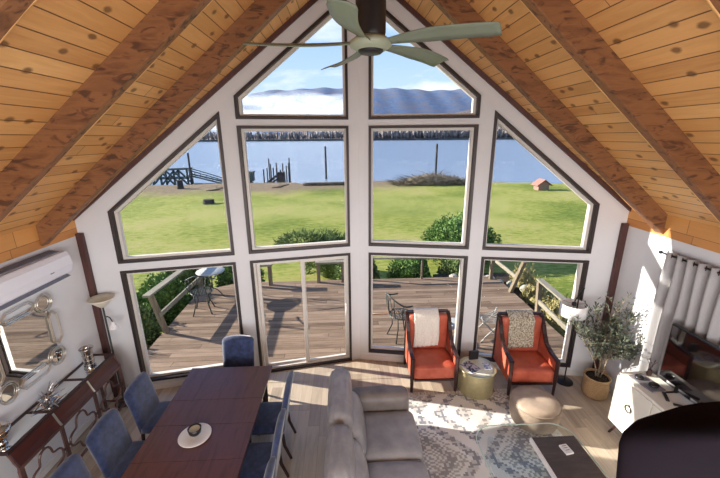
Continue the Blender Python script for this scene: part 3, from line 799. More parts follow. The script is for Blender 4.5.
branch(Vector((.01, 0, .30)), Vector((.03, 0, 1)), .85, .018, 0)
branch(Vector((-.02, .01, .30)), Vector((-.10, -.03, 1)), .75, .013, 0)
branch(Vector((.03, -.02, .30)), Vector((.12, -.05, 1)), .65, .012, 0)
for v in list(lm.bm.verts) + list(tm.bm.verts):
    if v.co.x > .26: v.co.x = .26 - (v.co.x - .26) * .3
    if v.co.y > .40: v.co.y = .40
tm.build('trunk', M['bark'], tr, smooth=True)
lm.build('foliage', M['oliveleaf'], tr, recalc=False)

# ------------------------------------------------------------------ white console, TV, curtain
cx0, cx1, cy0, cy1, cz0, cz1 = 3.277, 3.72, 2.15, 3.79, .17, .90
cab = thing('media_cabinet', 'cream lacquered media cabinet with ring handles and dark splayed legs', 'cabinet', ((cx0 + cx1) / 2, (cy0 + cy1) / 2, 0))
ox, oy = (cx0 + cx1) / 2, (cy0 + cy1) / 2
MB().box(cx0 - ox + .022, cx1 - ox, cy0 - oy, cy1 - oy, cz0, cz1).build('body', M['whitelac'], cab, bevel=.006)
nd = 3; L = (cy1 - cy0) / nd
for k in range(nd):
    a = cy0 - oy + k * L + .006; b = a + L - .012
    dr = MB().box(cx0 - ox, cx0 - ox + .021, a, b, cz0 + .01, cz1 - .03).build('door', M['whitelac'], cab, bevel=.004)
    yc = (a + b) / 2; m = MB()
    m.tube([(cx0 - ox - .012, yc + .045 * math.cos(t * PI / 12), .56 + .045 * math.sin(t * PI / 12)) for t in range(24)], .007, 6, True)
    m.box(cx0 - ox - .012, cx0 - ox, yc - .012, yc + .012, .59, .62)
    m.build('ring_handle', M['ringbrass'], dr, smooth=True)
for y in (cy0 - oy + .12, cy1 - oy - .12):
    for x, sx in ((cx0 - ox + .06, -1), (cx1 - ox - .06, 1)):
        MB().bar((x, y, cz0 + .01), (x + sx * .05, y + (.06 if y > 0 else -.06), .0), .025, .025).build('leg', M['darkwood'], cab)
    MB().bar((cx0 - ox + .06, y, cz0 - .012), (cx1 - ox - .06, y, cz0 - .012), .025, .025).build('leg_stretcher', M['darkwood'], cab)
def small(name, x, y, z, mb, mat, label, cat, rz=0, group=None, **k):
    o = mb.build(name, mat, **k); o.location = (x, y, z); o.rotation_euler = (0, 0, rz); return tag(o, label, cat, group)
CT = cz1 + .0005
small('tray', 3.47, 3.56, CT, MB().box(-.10, .10, -.16, .16, 0, .012), M['greytray'], 'flat slate grey tray on the window end of the cream cabinet', 'tray', .12, bevel=.003)
small('speaker_puck', 3.44, 3.64, CT + .0125, MB().lathe([(0, 0), (.045, 0), (.05, .012), (.045, .028), (0, .03)], 24), M['black'], 'small black round gadget on the grey tray, nearer the olive tree', 'gadget', 0, smooth=True)
small('speaker_puck', 3.50, 3.49, CT + .0125, MB().lathe([(0, 0), (.045, 0), (.05, .012), (.045, .028), (0, .03)], 24, sx=1.2), M['black'], 'small black oval gadget on the grey tray, nearer the television', 'gadget', 0, smooth=True)
small('remote_control', 3.49, 3.31, CT, MB().box(-.018, .018, -.08, .08, 0, .016), M['black'], 'black remote control lying beside the grey tray', 'remote', -.5, bevel=.003)
small('remote_control', 3.52, 3.16, CT, MB().box(-.016, .016, -.06, .06, 0, .014), M['black'], 'short black remote lying on the cabinet in front of the television', 'remote', 1.1, bevel=.003)
vt = thing('twig_vase', 'small dark vase holding bare twigs beside the television', 'vase', (3.62, 3.70, CT))
MB().lathe([(0, 0), (.025, 0), (.035, .03), (.02, .07), (.024, .085), (0, .085)], 16).build('vase', M['darkwood'], vt, smooth=True)
m = MB()
for a in range(7):
    m.tube([(0, 0, .07), (.02 * math.cos(a), .02 * math.sin(a), .15), (.05 * math.cos(a * 1.3), .05 * math.sin(a * 1.3), .22)], .003, 4)
m.build('twigs', M['rope'], vt)
tv = thing('television', 'large flat black television standing on the cream cabinet before the curtain', 'television', (3.66, 2.98, CT), 0)
MB().box(-.012, .04, -.62, .62, .09, .80).build('housing', M['black'], tv, bevel=.004)
MB().box(-.016, -.0125, -.605, .605, .105, .785).build('screen', M['screen'], tv)
for y in (-.4, .4):
    MB().bar((.014, y, .1), (.014, y, .0), .02, .03).bar((-.10, y, .006), (.055, y, .006), .02, .012).build('stand_foot', M['black'], tv)
# curtain
cur = thing('curtain_rod', 'dark metal curtain rod with finial on the right wall', 'curtain rod', (3.80, 3.2, 2.42))
MB().tube([(0, .90, 0), (0, -1.1, 0)], .011, 8).build('rod', M['blackmetal'], cur, smooth=True)
MB().blob((0, .92, 0), (.024, .024, .024)).build('finial', M['blackmetal'], cur, smooth=True)
for y in (.80, -.95): MB().box(.0, .0795, y - .01, y + .01, -.01, .01).build('bracket', M['blackmetal'], cur)
def curtain(y0, y1, label, ph):
    t = thing('curtain', label, 'curtain', (3.80, (y0 + y1) / 2, 2.42), 0, 'grey grommet curtains')
    mb = MB(); bm = mb.bm; nx = 90; nz = 14; half = (y1 - y0) / 2; folds = max(2, round((y1 - y0) / .15)); rows = []
    for j in range(nz + 1):
        z = .045 - (2.38) * j / nz; row = []
        for i in range(nx + 1):
            u = i / nx
            row.append(bm.verts.new((.042 * math.sin(u * folds * 2 * PI + ph) + .006 * math.sin(j * .8 + u * 9), -half + 2 * half * u + .01 * math.sin(j * .5 + u * 5), z)))
        rows.append(row)
    for j in range(nz):
        for i in range(nx): bm.faces.new((rows[j][i], rows[j][i + 1], rows[j + 1][i + 1], rows[j + 1][i]))
    mb.build('cloth', M['curtain'], t, smooth=True, solid=.004)
    for k in range(folds * 2):
        u = (k * PI - ph) / (folds * 2 * PI)
        if not 0.02 < u < .98: continue
        yy = -half + 2 * half * u; m = MB()
        m.tube([(.026 * math.cos(a * PI / 6) * .7, yy + .026 * math.cos(a * PI / 6) * .7, .026 * math.sin(a * PI / 6)) for a in range(12)], .005, 5, True)
        m.build('grommet', M['blackmetal'], t, smooth=True)
curtain(3.18, 4.04, 'grey linen grommet curtain panel behind the television, nearer the olive tree', .3)
curtain(2.15, 2.95, 'grey linen grommet curtain panel at the photo edge, farther from the olive tree', 1.1)

# ------------------------------------------------------------------ rug, coffee table, tray box, cards
rug = thing('area_rug', 'cream and grey tribal patterned area rug with tasselled fringe', 'rug', (1.555, 3.1, 0))
MB().box(-1.065, 1.065, -1.5, 1.46, .001, .011).build('pile', M['rug'], rug)
m = MB()
for k in range(150):
    x = -1.06 + 2.12 * k / 149; j = random.uniform(-.008, .008)
    m.box(x - .004 + j, x + .004 + j, 1.46, 1.53 + random.uniform(-.01, .01), .001, .006)
tag(m.build('fringe', M['throw_white'], rug), kind='stuff')
RZ = .0115
ct = thing('coffee_table', 'clear glass coffee table with rounded corners on the rug', 'coffee table', (1.86, 2.86, RZ))
def rrect(hx, hy, r, z, n=8):
    P = []
    for cx, cy, a0 in ((hx - r, hy - r, 0), (-hx + r, hy - r, PI / 2), (-hx + r, -hy + r, PI), (hx - r, -hy + r, 3 * PI / 2)):
        for i in range(n + 1):
            a = a0 + PI / 2 * i / n; P.append((cx + r * math.cos(a), cy + r * math.sin(a), z))
    return P
MB().loft([rrect(.60, .62, .25, .412), rrect(.60, .62, .25, .424)]).build('glass_top', M['tableglass'], ct)
m = MB(); m.tube(rrect(.60, .62, .25, .418), .007, 6, True); m.build('glass_edge', plain('green_glass_edge', srgb(196, 214, 204), .15, 0, .02), ct, smooth=True)
for sx in (-1, 1):
    for sy in (-1, 1): MB().lathe([(.03, 0), (.03, .411), (0, .411)], 14, (sx * .42, sy * .44, 0)).build('leg', M['clearglass'], ct)
MB().loft([rrect(.45, .47, .15, .15), rrect(.45, .47, .15, .158)]).build('lower_shelf', M['tableglass'], ct)
bx = thing('tray_box', 'flat dark weathered wooden box with a white side on the glass coffee table', 'box', (2.14, 2.90, RZ + .4250), math.radians(0))
MB().box(-.25, .25, -.32, .32, 0, .055).build('lid', M['darkbox'], bx, bevel=.003)
MB().box(-.275, -.2505, -.32, .32, .0, .05).build('white_side', M['paper'], bx)
cd = thing('card_deck', 'small stack of white printed cards on the dark wooden box', 'cards', (2.18, 3.03, RZ + .4805), .15)
MB().box(-.045, .045, -.06, .06, 0, .02).build('cards', M['paper'], cd)
m = MB()
for y in (-.02, .01, .035): m.box(-.025, .025, y, y + .007, .0202, .0208)
m.build('print', M['greytray'], cd)

# ------------------------------------------------------------------ console with fretwork on the left wall
kx0, kx1, ky0, ky1, kz = -3.865, -3.565, 2.90, 4.57, .92
con = thing('console_table', 'dark wood console table with mirrored top and open fretwork front under the mirror', 'console', ((kx0 + kx1) / 2, (ky0 + ky1) / 2, 0))
bx_, by_ = (kx0 + kx1) / 2, (ky0 + ky1) / 2; hx, hy = (kx1 - kx0) / 2, (ky1 - ky0) / 2
m = MB()
m.box(-hx, -hx + .022, -hy, hy, kz - .035, kz); m.box(hx - .03, hx, -hy, hy, kz - .035, kz)
for y in (-hy, -hy / 3 - .011, hy / 3 - .011, hy - .022): m.box(-hx + .022, hx - .03, y, y + .022, kz - .035, kz)
m.build('top_frame', M['darkwood'], con, bevel=.002)
ys3 = [(-hy + .022, -hy / 3 - .011), (-hy / 3 + .011, hy / 3 - .011), (hy / 3 + .011, hy - .022)]
for a, b in ys3: MB().box(-hx + .022, hx - .03, a, b, kz - .03, kz - .012).build('mirror_panel', M['mirror'], con)
# coved apron
rings = []
prof = [(hx - .012, kz - .036), (hx + .002, kz - .08), (hx + .022, kz - .14), (hx + .05, kz - .20)]
m = MB(); m.loft([[(x, y, z) for x, z in prof] + [(x - .012, y, z) for x, z in prof[::-1]] for y in (-hy + .01, hy - .01)])
m.build('coved_apron', M['consoledark'], con)
m = MB(); m.box(hx + .035, hx + .06, -hy, hy, kz - .235, kz - .20); m.build('lower_rail', M['consolewood'], con, bevel=.002)
for y in (-hy, -hy / 3 - .01, hy / 3 - .01, hy - .02):
    m = MB(); pts = [(hx - .006, kz - .03), (hx + .014, kz - .08), (hx + .034, kz - .14), (hx + .062, kz - .20)]
    m.loft([[(x, y, z), (x, y + .02, z), (x - .02, y + .02, z), (x - .02, y, z)] for x, z in pts]); m.build('apron_bracket', M['champagne'] if abs(y) < hy - .1 else M['consolewood'], con)
for y in (-hy + .012, hy - .012):
    MB().bar((hx + .045, y, 0), (hx + .045, y, kz - .235), .028, .028).build('leg', M['consolewood'], con)
    MB().bar((-hx + .02, y, 0), (-hx + .02, y, kz - .036), .028, .028).build('leg', M['consolewood'], con)
    MB().bar((-hx + .03, y, .12), (hx + .04, y, .12), .02, .025).build('side_rail', M['consolewood'], con)
MB().bar((hx + .045, -hy, .12), (hx + .045, hy, .12), .02, .03).build('bottom_rail', M['consolewood'], con)
def fret(y0, y1):
    m = MB(); x = hx + .045; z0, z1 = .135, kz - .235; cy = (y0 + y1) / 2; cz = (z0 + z1) / 2
    m.bar((x, y0 + .012, z0), (x, y0 + .012, z1), .018, .022); m.bar((x, y1 - .012, z0), (x, y1 - .012, z1), .018, .022)
    w_, h_ = (y1 - y0) / 2 - .05, (z1 - z0) / 2 - .03
    P = []
    for i in range(48):
        a = 2 * PI * i / 48; rr = 1 + .22 * math.cos(4 * a) - .04 * math.cos(8 * a)
        P.append((x, cy + w_ * .82 * rr * math.cos(a), cz + h_ * .82 * rr * math.sin(a)))
    m.tube(P, .012, 6, True)
    for sy in (-1, 1): m.bar((x, cy + sy * w_ * .97, cz), (x, cy + sy * (w_ + .04), cz), .018, .02)
    for sz in (-1, 1): m.bar((x, cy, cz + sz * h_ * .97), (x, cy, cz + sz * (h_ + .03)), .018, .02)
    m.build('fretwork_panel', M['consolewood'], con)
for a, b in ((-hy + .03, -hy / 3), (-hy / 3, hy / 3), (hy / 3, hy - .03)): fret(a, b)
con.location = (bx_, by_, 0)

# things on the console
TZ = kz + .0005
hv = thing('hurricane_vase', 'ribbed silver glass hurricane vase at the window end of the console', 'vase', (-3.70, 4.28, kz - .0115))
MB().lathe([(0, 0), (.07, 0), (.07, .01), (.058, .05), (.060, .12), (.058, .2), (.066, .26), (.084, .285), (.079, .288), (.06, .26), (.052, .2), (.052, .03), (0, .02)], 28).build('body', M['silver'], hv, smooth=True)
for z in (.06, .12, .19): MB().tube([(.061 * math.cos(a * PI / 12), .061 * math.sin(a * PI / 12), z) for a in range(24)], .004, 5, True).build('band', M['champagne'], hv, smooth=True)
cr = thing('crystal_cluster', 'spiky clear crystal ornament lying on the console top', 'ornament', (-3.73, 3.60, kz - .0115)); rnd2 = random.Random(4)
m = MB(); m.blob((0, 0, .045), (.03, .03, .03), 2); m.build('core', M['silver'], cr, smooth=True)
m = MB()
for k in range(34):
    v = Vector((rnd2.gauss(0, 1), rnd2.gauss(0, 1), rnd2.gauss(.1, .8))).normalized(); L = rnd2.uniform(.07, .15)
    e = Vector((0, 0, .05)) + v * L; e.z = max(.004, e.z)
    m.tube([(0, 0, .05), tuple(Vector((0, 0, .05)) * .5 + e * .5), tuple(e)], [.003, .007, .002], 5)
m.build('spikes', M['silver'], cr)
cr.scale = (1.5, 1.5, 1.3)
gb = thing('glass_bowl', 'round clear and amber glass bowl on the near end of the console', 'bowl', (-3.73, 3.02, kz - .0005))
MB().lathe([(0, 0), (.05, 0), (.045, .02), (.03, .035), (.075, .075), (.10, .13), (.105, .18), (.098, .178), (.09, .13), (.066, .08), (0, .05)], 32).build('bowl', M['silver'], gb, smooth=True)
MB().lathe([(0, .052), (.06, .08), (.085, .13), (0, .135)], 24).build('filling', M['champagne'], gb, smooth=True)

# ------------------------------------------------------------------ wall mirror
mr = thing('wall_mirror', 'square mirror in an interlaced champagne metal frame on the left wall', 'mirror', (-3.878, 3.69, 1.62))
def pathtube(pts, r=.007, x=.03):
    m = MB(); n = len(pts); dense = []
    for i in range(n):
        a, b = Vector(pts[i]), Vector(pts[(i + 1) % n])
        for t in range(3): dense.append(a.lerp(b, t / 3))
    m.tube([(x, p.x, p.y) for p in dense], r, 6, True, 1.0); return m
MB().loft([[(.004, y, z) for y, z in P] for P in [[(.30, -.38), (.38, -.30), (.38, .30), (.30, .38), (-.30, .38), (-.38, .30), (-.38, -.30), (-.30, -.38)]]] + [[(.016, y, z) for y, z in [(.30, -.38), (.38, -.30), (.38, .30), (.30, .38), (-.30, .38), (-.38, .30), (-.38, -.30), (-.30, -.38)]]]).build('glass', M['mirror'], mr)
k = 0
for sy in (-1, 1):
    for sz in (-1, 1):
        c = (sy * .34, sz * .36)
        for r in (.115, .092):
            pathtube([(c[0] + r * math.cos(a * PI / 8), c[1] + r * math.sin(a * PI / 8)) for a in range(16)], .006, .03).build('ring_frame', M['champagne'], mr, smooth=True)
        MB().prism([(.004, c[0] + .088 * math.cos(a * PI / 12), c[1] + .088 * math.sin(a * PI / 12)) for a in range(24)], (.0125 + .001, 0, 0)).build('corner_glass', M['mirror'], mr)
def octo(w_, h_):
    c = min(w_, h_) * .85
    return [(w_, -h_ + c), (w_, h_ - c), (w_ - c, h_), (-w_ + c, h_), (-w_, h_ - c), (-w_, -h_ + c), (-w_ + c, -h_), (w_ - c, -h_)]
for (c, w_, h_) in (((0, .40), .21, .07), ((0, -.40), .21, .07), ((.40, 0), .07, .22), ((-.40, 0), .07, .22)):
    for q in (1, .72):
        pathtube([(c[0] + y * (q if w_ < h_ else 1 - (1 - q) * .3), c[1] + z * (q if w_ > h_ else 1 - (1 - q) * .3)) for y, z in octo(w_, h_)], .006, .032).build('link_frame', M['champagne'], mr)

# ------------------------------------------------------------------ air conditioner
ac = thing('air_conditioner', 'white wall mounted split air conditioner high on the left wall', 'air conditioner', (-3.88, 3.82, 2.22))
rings = []
for y in (-.55, -.53, .53, .55):
    q = 0 if abs(y) < .54 else .015
    rings.append([(.0005, y, 0 + q), (.12, y, .0 + q), (.20 - q, y, .05 + q), (.225 - q, y, .15), (.21 - q, y, .26 - q), (.17, y, .31 - q), (.0005, y, .33 - q)])
MB().loft(rings).build('casing', M['acwhite'], ac, bevel=.01, seg=3, smooth=False)
m = MB()
for k in range(7): m.bar((.045 + k * .018, -.46, .338 - .0045 * k * .4), (.045 + k * .018, .46, .338 - .0045 * k * .4), .007, .010)
m.build('top_grille', M['acgrey'], ac)
MB().bar((.17, -.48, .018), (.17, .48, .018), .075, .008, (.5, 0, 1)).build('flap', M['acgrey'], ac)
MB().box(.222, .2262, .18, .23, .13, .14).build('badge', M['acgrey'], ac)

# ------------------------------------------------------------------ torchiere lamp left
tl = thing('torchiere_lamp', 'tall torchiere floor lamp with alabaster bowl and side reading arm', 'lamp', (-3.64, 4.66, 0))
MB().lathe([(0, 0), (.12, 0), (.12, .015), (.03, .04), (.012, .06), (0, .06)], 28).build('base', M['iron'], tl, smooth=True)
MB().tube([(0, 0, .05), (0, 0, 1.62)], .012, 8).build('pole', M['iron'], tl)
MB().lathe([(0, 1.60), (.03, 1.60), (.07, 1.64), (.13, 1.70), (.165, 1.735), (.16, 1.74), (.12, 1.71), (.05, 1.66), (0, 1.65)], 32).build('bowl_shade', M['bowlglass'], tl, smooth=True)
a_ = MB(); a_.tube([(0, 0, 1.42), (.05, -.03, 1.47), (.10, -.05, 1.46), (.13, -.06, 1.40)], .007, 6); ar = a_.build('reading_arm', M['blackmetal'], tl, smooth=True)
MB().lathe([(.015, 0), (.02, -.03), (.05, -.08), (.062, -.10), (.058, -.10), (.016, -.03), (0, 0)], 20, (.13, -.06, 1.40)).build('arm_shade', M['shade'], ar, smooth=True)

# ------------------------------------------------------------------ loft chair close to the camera
lc = thing('upholstered_chair', 'dark rounded upholstered chair standing on the loft close to the camera', 'chair', (.68, .54, 2.4))
m = MB(); rings = []
for j in range(25):
    v = j / 24; z = .42 + .475 * v; tt = max(0, (v - .88) / .12); hwid = .32 + .045 * v - .10 * (1 - math.sqrt(max(0, 1 - tt * tt))); rings.append([(hwid * math.copysign(abs(math.cos(a * PI / 16)) ** .5, math.cos(a * PI / 16)), .045 * math.sin(a * PI / 16) + .02 * v, z) for a in range(32)])
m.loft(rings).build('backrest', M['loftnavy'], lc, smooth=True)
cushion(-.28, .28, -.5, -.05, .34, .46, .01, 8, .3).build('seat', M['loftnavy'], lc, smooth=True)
for sx in (-1, 1):
    for y in (-.46, -.02): MB().bar((sx * .24, y, 0), (sx * .24, y, .44), .035, .035).build('leg', M['darkwood'], lc)

# ==================================================================  OUTSIDE
DZ = -.06
struct('deck', MB().prism([(-4.05, 4.7, DZ - .14), (4.15, 4.7, DZ - .14), (4.15, 9.1, DZ - .14), (3.9, 9.45, DZ - .14), (-3.2, 9.45, DZ - .14), (-4.15, 8.9, DZ - .14)][::1], (0, 0, .14)), M['deck'])
# ground: lawn running down to the shore
m = MB(); bm = m.bm; GX = [-90 + 3 * i for i in range(61)]; GY = [-12, 0, 5, 7.5] + [10 + 1.5 * i for i in range(28)]
def gz(x, y):
    z = -1.0 + .06 * math.sin(x * .21) * math.sin(y * .17) if y > 10 else -1.0
    ysh = 39.5 + 1.6 * math.sin(x * .13 + 1) + .6 * math.sin(x * .41) + (3 if x < -5 else 0)
    if y > ysh: z -= min(2.2, (y - ysh) * .33)
    return z
V = [[bm.verts.new((x, y, gz(x, y))) for x in GX] for y in GY]
for j in range(len(GY) - 1):
    for i in range(len(GX) - 1): bm.faces.new((V[j][i], V[j][i + 1], V[j + 1][i + 1], V[j + 1][i]))
struct('ground', m, M['grass'], smooth=True)
struct('lake', MB().quad((-2500, 36, -1.8), (2500, 36, -1.8), (2500, 1100, -1.8), (-2500, 1100, -1.8)), M['water'])
# far bank, hills
def hfield(name, x0, x1, nx, y0, y1, ny, fn, mat):
    m = MB(); bm = m.bm
    V = [[bm.verts.new((x0 + (x1 - x0) * i / nx, y0 + (y1 - y0) * j / ny, fn(x0 + (x1 - x0) * i / nx, j / ny))) for i in range(nx + 1)] for j in range(ny + 1)]
    for j in range(ny):
        for i in range(nx): bm.faces.new((V[j][i], V[j][i + 1], V[j + 1][i + 1], V[j + 1][i]))
    return struct(name, m, mat, smooth=True)
rh = random.Random(3)
phs = [rh.uniform(0, 6) for _ in range(20)]
def mount(x, t):
    h = 372 + 6 * math.sin(x * .004 + phs[0]) + 5 * math.sin(x * .011 + phs[1]) + 4 * math.sin(x * .035)
    if x < -560: h -= ( -560 - x) * .28
    if x > 1250: h -= (x - 1250) * .15
    if x < -650: h = max(h, 190)
    z = h * (1 - (1 - min(t * 1.6, 1)) ** 1.6) + 0 * (7 * math.sin(x * .02 + t * 9 + phs[2]) + 6 * math.sin(x * .05 + t * 17)) * t * max(0, 1 - t * 1.6) * 4
    return z - 2
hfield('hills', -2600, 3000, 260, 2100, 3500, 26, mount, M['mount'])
def low(x, t):
    k = 1 / (1 + math.exp(-(x - 120) / 90))
    return -2 + (4 + 98 * k * (1 + .12 * math.sin(x * .013) + .06 * math.sin(x * .06)) + 10 * (1 - k)) * math.sin(min(1, t * 1.3) * PI / 2)
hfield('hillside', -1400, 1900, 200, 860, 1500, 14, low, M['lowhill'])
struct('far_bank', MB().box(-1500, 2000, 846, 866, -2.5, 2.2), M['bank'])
m = MB(); rt = random.Random(5)
for k in range(2600):
    x = rt.uniform(-900, 1150); y = rt.uniform(850, 900); right = 1 / (1 + math.exp(-(x - 60) / 60))
    h = rt.uniform(12, 24) * (1 + .35 * right); wd = rt.uniform(1.6, 4.2)
    if right < .5 and rt.random() < .35: continue
    n = 5; a0 = rt.uniform(0, 6)
    rings = []
    for (q, z) in ((.12, 0), (.2, .2), (1, .5), (.8, .75), (.05, 1)):
        rings.append([(x + wd * q * math.cos(a0 + 2 * PI * i / n) * rt.uniform(.7, 1.2), y + wd * q * math.sin(a0 + 2 * PI * i / n), h * z) for i in range(n)])
    m.loft(rings, cap=False)
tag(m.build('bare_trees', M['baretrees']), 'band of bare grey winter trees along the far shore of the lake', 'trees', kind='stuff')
# fog bank in front of the mountain
m = MB(); rf = random.Random(8)
for k in range(40):
    x = rf.uniform(-640, 30); t = (x + 640) / 670
    z = rf.uniform(60, 130 + 60 * math.sin(t * PI * .9) + 45 * t); y = rf.uniform(1850, 2060)
    rx = rf.uniform(90, 170); m.blob((x, y, z), (rx, 60, rf.uniform(28, 50)), 3, .0, k)
tag(m.build('fog_bank', M['fog'], smooth=True), 'white bank of mist drifting low across the far mountain', 'mist', kind='stuff')

# ---- deck rails
def rail(name, segs, label):
    t = thing(name, label, 'railing', (0, 0, 0))
    for kind, a, b, w_, h_, mt in segs: MB().bar(a, b, w_, h_).build(kind, M[mt], t, bevel=.004)
    return t
rail('deck_railing', [('post', (-4.02, 6.80, DZ), (-4.10, 6.60, .90), .09, .09, 'postwood'), ('post', (-4.02, 8.75, DZ), (-4.02, 8.75, .86), .09, .09, 'postwood'),
     ('top_rail', (-4.10, 6.45, .93), (-4.06, 8.85, .88), .15, .04, 'railwood'), ('middle_rail', (-4.02, 6.66, .42), (-3.98, 8.8, .42), .04, .10, 'railwood')],
     'weathered wooden deck railing along the left edge of the deck')
rail('deck_railing', [('post', (4.08, 8.35, DZ), (4.12, 7.92, .93), .09, .09, 'postwood'), ('post', (4.10, 7.05, DZ), (4.12, 7.18, .72), .09, .09, 'postwood'), ('post', (4.08, 5.7, DZ), (4.08, 5.7, .66), .09, .09, 'postwood'),
     ('top_rail', (4.15, 7.25, .75), (4.15, 5.3, .62), .14, .04, 'railwood'), ('middle_rail', (4.10, 7.1, .28), (4.10, 5.3, .16), .04, .10, 'railwood'),
     ('upper_rail', (3.98, 9.25, .52), (4.10, 8.15, .42), .04, .10, 'railwood'), ('post', (3.92, 9.25, DZ), (3.92, 9.25, .60), .09, .09, 'postwood')],
     'leaning weathered wooden deck railing along the right edge of the deck')
rail('deck_railing', [('post', (1.95, 9.38, DZ), (1.95, 9.38, .62), .05, .05, 'postwood'), ('top_rail', (.35, 9.38, .60), (3.9, 9.38, .56), .10, .035, 'railwood'), ('post', (.40, 9.38, DZ), (.40, 9.38, .60), .06, .06, 'postwood')],
     'low thin railing at the far edge of the deck before the hedge')
bn = thing('deck_bench', 'weathered wooden bench at the far left edge of the deck', 'bench', (-2.65, 9.2, DZ))
MB().box(-.42, .42, -.10, .10, .58, .63).build('seat', M['railwood'], bn)
for x in (-.34, .34): MB().box(x - .045, x + .045, -.05, .05, 0, .58).build('leg', M['postwood'], bn)
bn2 = copy_tree(bn, (-.65, 9.30, DZ), .02, 'weathered wooden bench at the far middle edge of the deck by the juniper')
bn['group'] = bn2['group'] = 'weathered deck benches'

# ---- cast iron patio set
def patio_chair(loc, rz, label, mat='iron', sc=1.0):
    t = thing('patio_chair', label, 'patio chair', loc, rz, 'ornate metal patio chairs')
    m = MB(); m.tube([(.20 * math.cos(a * PI / 8), .20 * math.sin(a * PI / 8), .43) for a in range(16)], .010, 5, True)
    for k in range(-3, 4): m.bar((k * .05, -math.sqrt(.04 - (k * .05) ** 2), .43), (k * .05, math.sqrt(.04 - (k * .05) ** 2), .43), .012, .006); m.bar((-math.sqrt(.04 - (k * .05) ** 2), k * .05, .432), (math.sqrt(.04 - (k * .05) ** 2), k * .05, .432), .012, .006)
    m.build('seat', M[mat], t)
    m = MB(); A = [(.26 * math.cos(a), .26 * math.sin(a), .68 + .16 * max(0, math.sin(a)) ** 2) for a in [-.25 + (PI + .5) * i / 18 for i in range(19)]]
    m.tube(A, .013, 6)
    for i in (3, 6, 9, 12, 15):
        p = Vector(A[i]); b = Vector((p.x * .76, p.y * .76, .43)); mdl = (p + b) / 2 + Vector((.03, 0, 0)); m.tube([b, mdl, p], .008, 5)
    for i in range(4, 14, 3):
        p, q = Vector(A[i]), Vector(A[i + 2]); m.tube([p * .9 + Vector((0, 0, -.02)), (p + q) / 2 * .9 + Vector((0, 0, -.16)), q * .9 + Vector((0, 0, -.02))], .007, 5)
    m.build('backrest', M[mat], t, smooth=True)
    for k in range(4):
        a = PI / 4 + k * PI / 2
        MB().tube([(.18 * math.cos(a), .18 * math.sin(a), .43), (.15 * math.cos(a), .15 * math.sin(a), .22), (.24 * math.cos(a), .24 * math.sin(a), .0)], .012, 6).build('leg', M[mat], t, smooth=True)
    t.scale = (sc,) * 3
    return t
pt = thing('patio_table', 'round pierced metal patio table on the left of the deck', 'patio table', (-3.60, 8.42, DZ))
MB().lathe([(0, .735), (.33, .735), (.34, .75), (.33, .76), (0, .757)], 36).build('tabletop', M['whiteiron'], pt, smooth=True)
MB().tube([(0, 0, .25), (0, 0, .735)], .02, 8).build('pedestal', M['iron'], pt)
for k in range(3):
    a = k * 2 * PI / 3 + .4; MB().tube([(0, 0, .30), (.12 * math.cos(a), .12 * math.sin(a), .22), (.26 * math.cos(a), .26 * math.sin(a), 0)], .014, 6).build('leg', M['iron'], pt, smooth=True)
pc = patio_chair((-3.58, 7.72, DZ), PI + .2, 'dark ornate metal patio chair between the left railing and round table', 'iron', 1.2)
copy_tree(pc, (-2.85, 8.45, DZ), -1.3, 'dark ornate metal patio chair right of the round pierced table')
copy_tree(pc, (.86, 6.35, DZ), 1.9, 'dark ornate metal patio chair just outside the glass, left of an armchair')
ps = thing('patio_stool', 'pale metal curule stool outside the glass between the armchairs', 'stool', (2.62, 6.25, DZ), .1)
for yy in (-.17, .17):
    for sx in (-1, 1):
        MB().tube([(sx * .22, yy, 0), (sx * .10, yy, .14), (-sx * .06, yy, .28), (-sx * .20, yy, .42), (-sx * .25, yy, .56)], .012, 6).build('leg', M['whiteiron'], ps, smooth=True)
m = MB()
for k in range(7):
    yy = -.18 + .06 * k; m.tube([(-.24, yy, .50), (-.14, yy, .44), (0, yy, .42), (.14, yy, .44), (.24, yy, .50)], .009, 5)
m.build('seat', M['whiteiron'], ps, smooth=True)
t2 = thing('patio_table', 'small round white patio table outside behind the left armchair', 'patio table', (1.86, 5.98, DZ))
MB().lathe([(0, .46), (.22, .46), (.23, .47), (.22, .485), (0, .482)], 30).build('tabletop', M['whiteiron'], t2, smooth=True)
MB().tube([(0, 0, .02), (0, 0, .46)], .02, 8).build('pedestal', M['iron'], t2)
MB().lathe([(0, 0), (.14, 0), (.14, .012), (.02, .03), (0, .03)], 20).build('base', M['iron'], t2, smooth=True)
o = MB().tube([(.18, 7.35, DZ + .012), (.5, 7.33, DZ + .012), (1.0, 7.36, DZ + .012), (1.3, 7.34, DZ + .012)], .012, 6).build('orange_cord', M['orangepvc'], smooth=True)
tag(o, 'short orange strap lying across the deck boards outside the glass', 'cord')

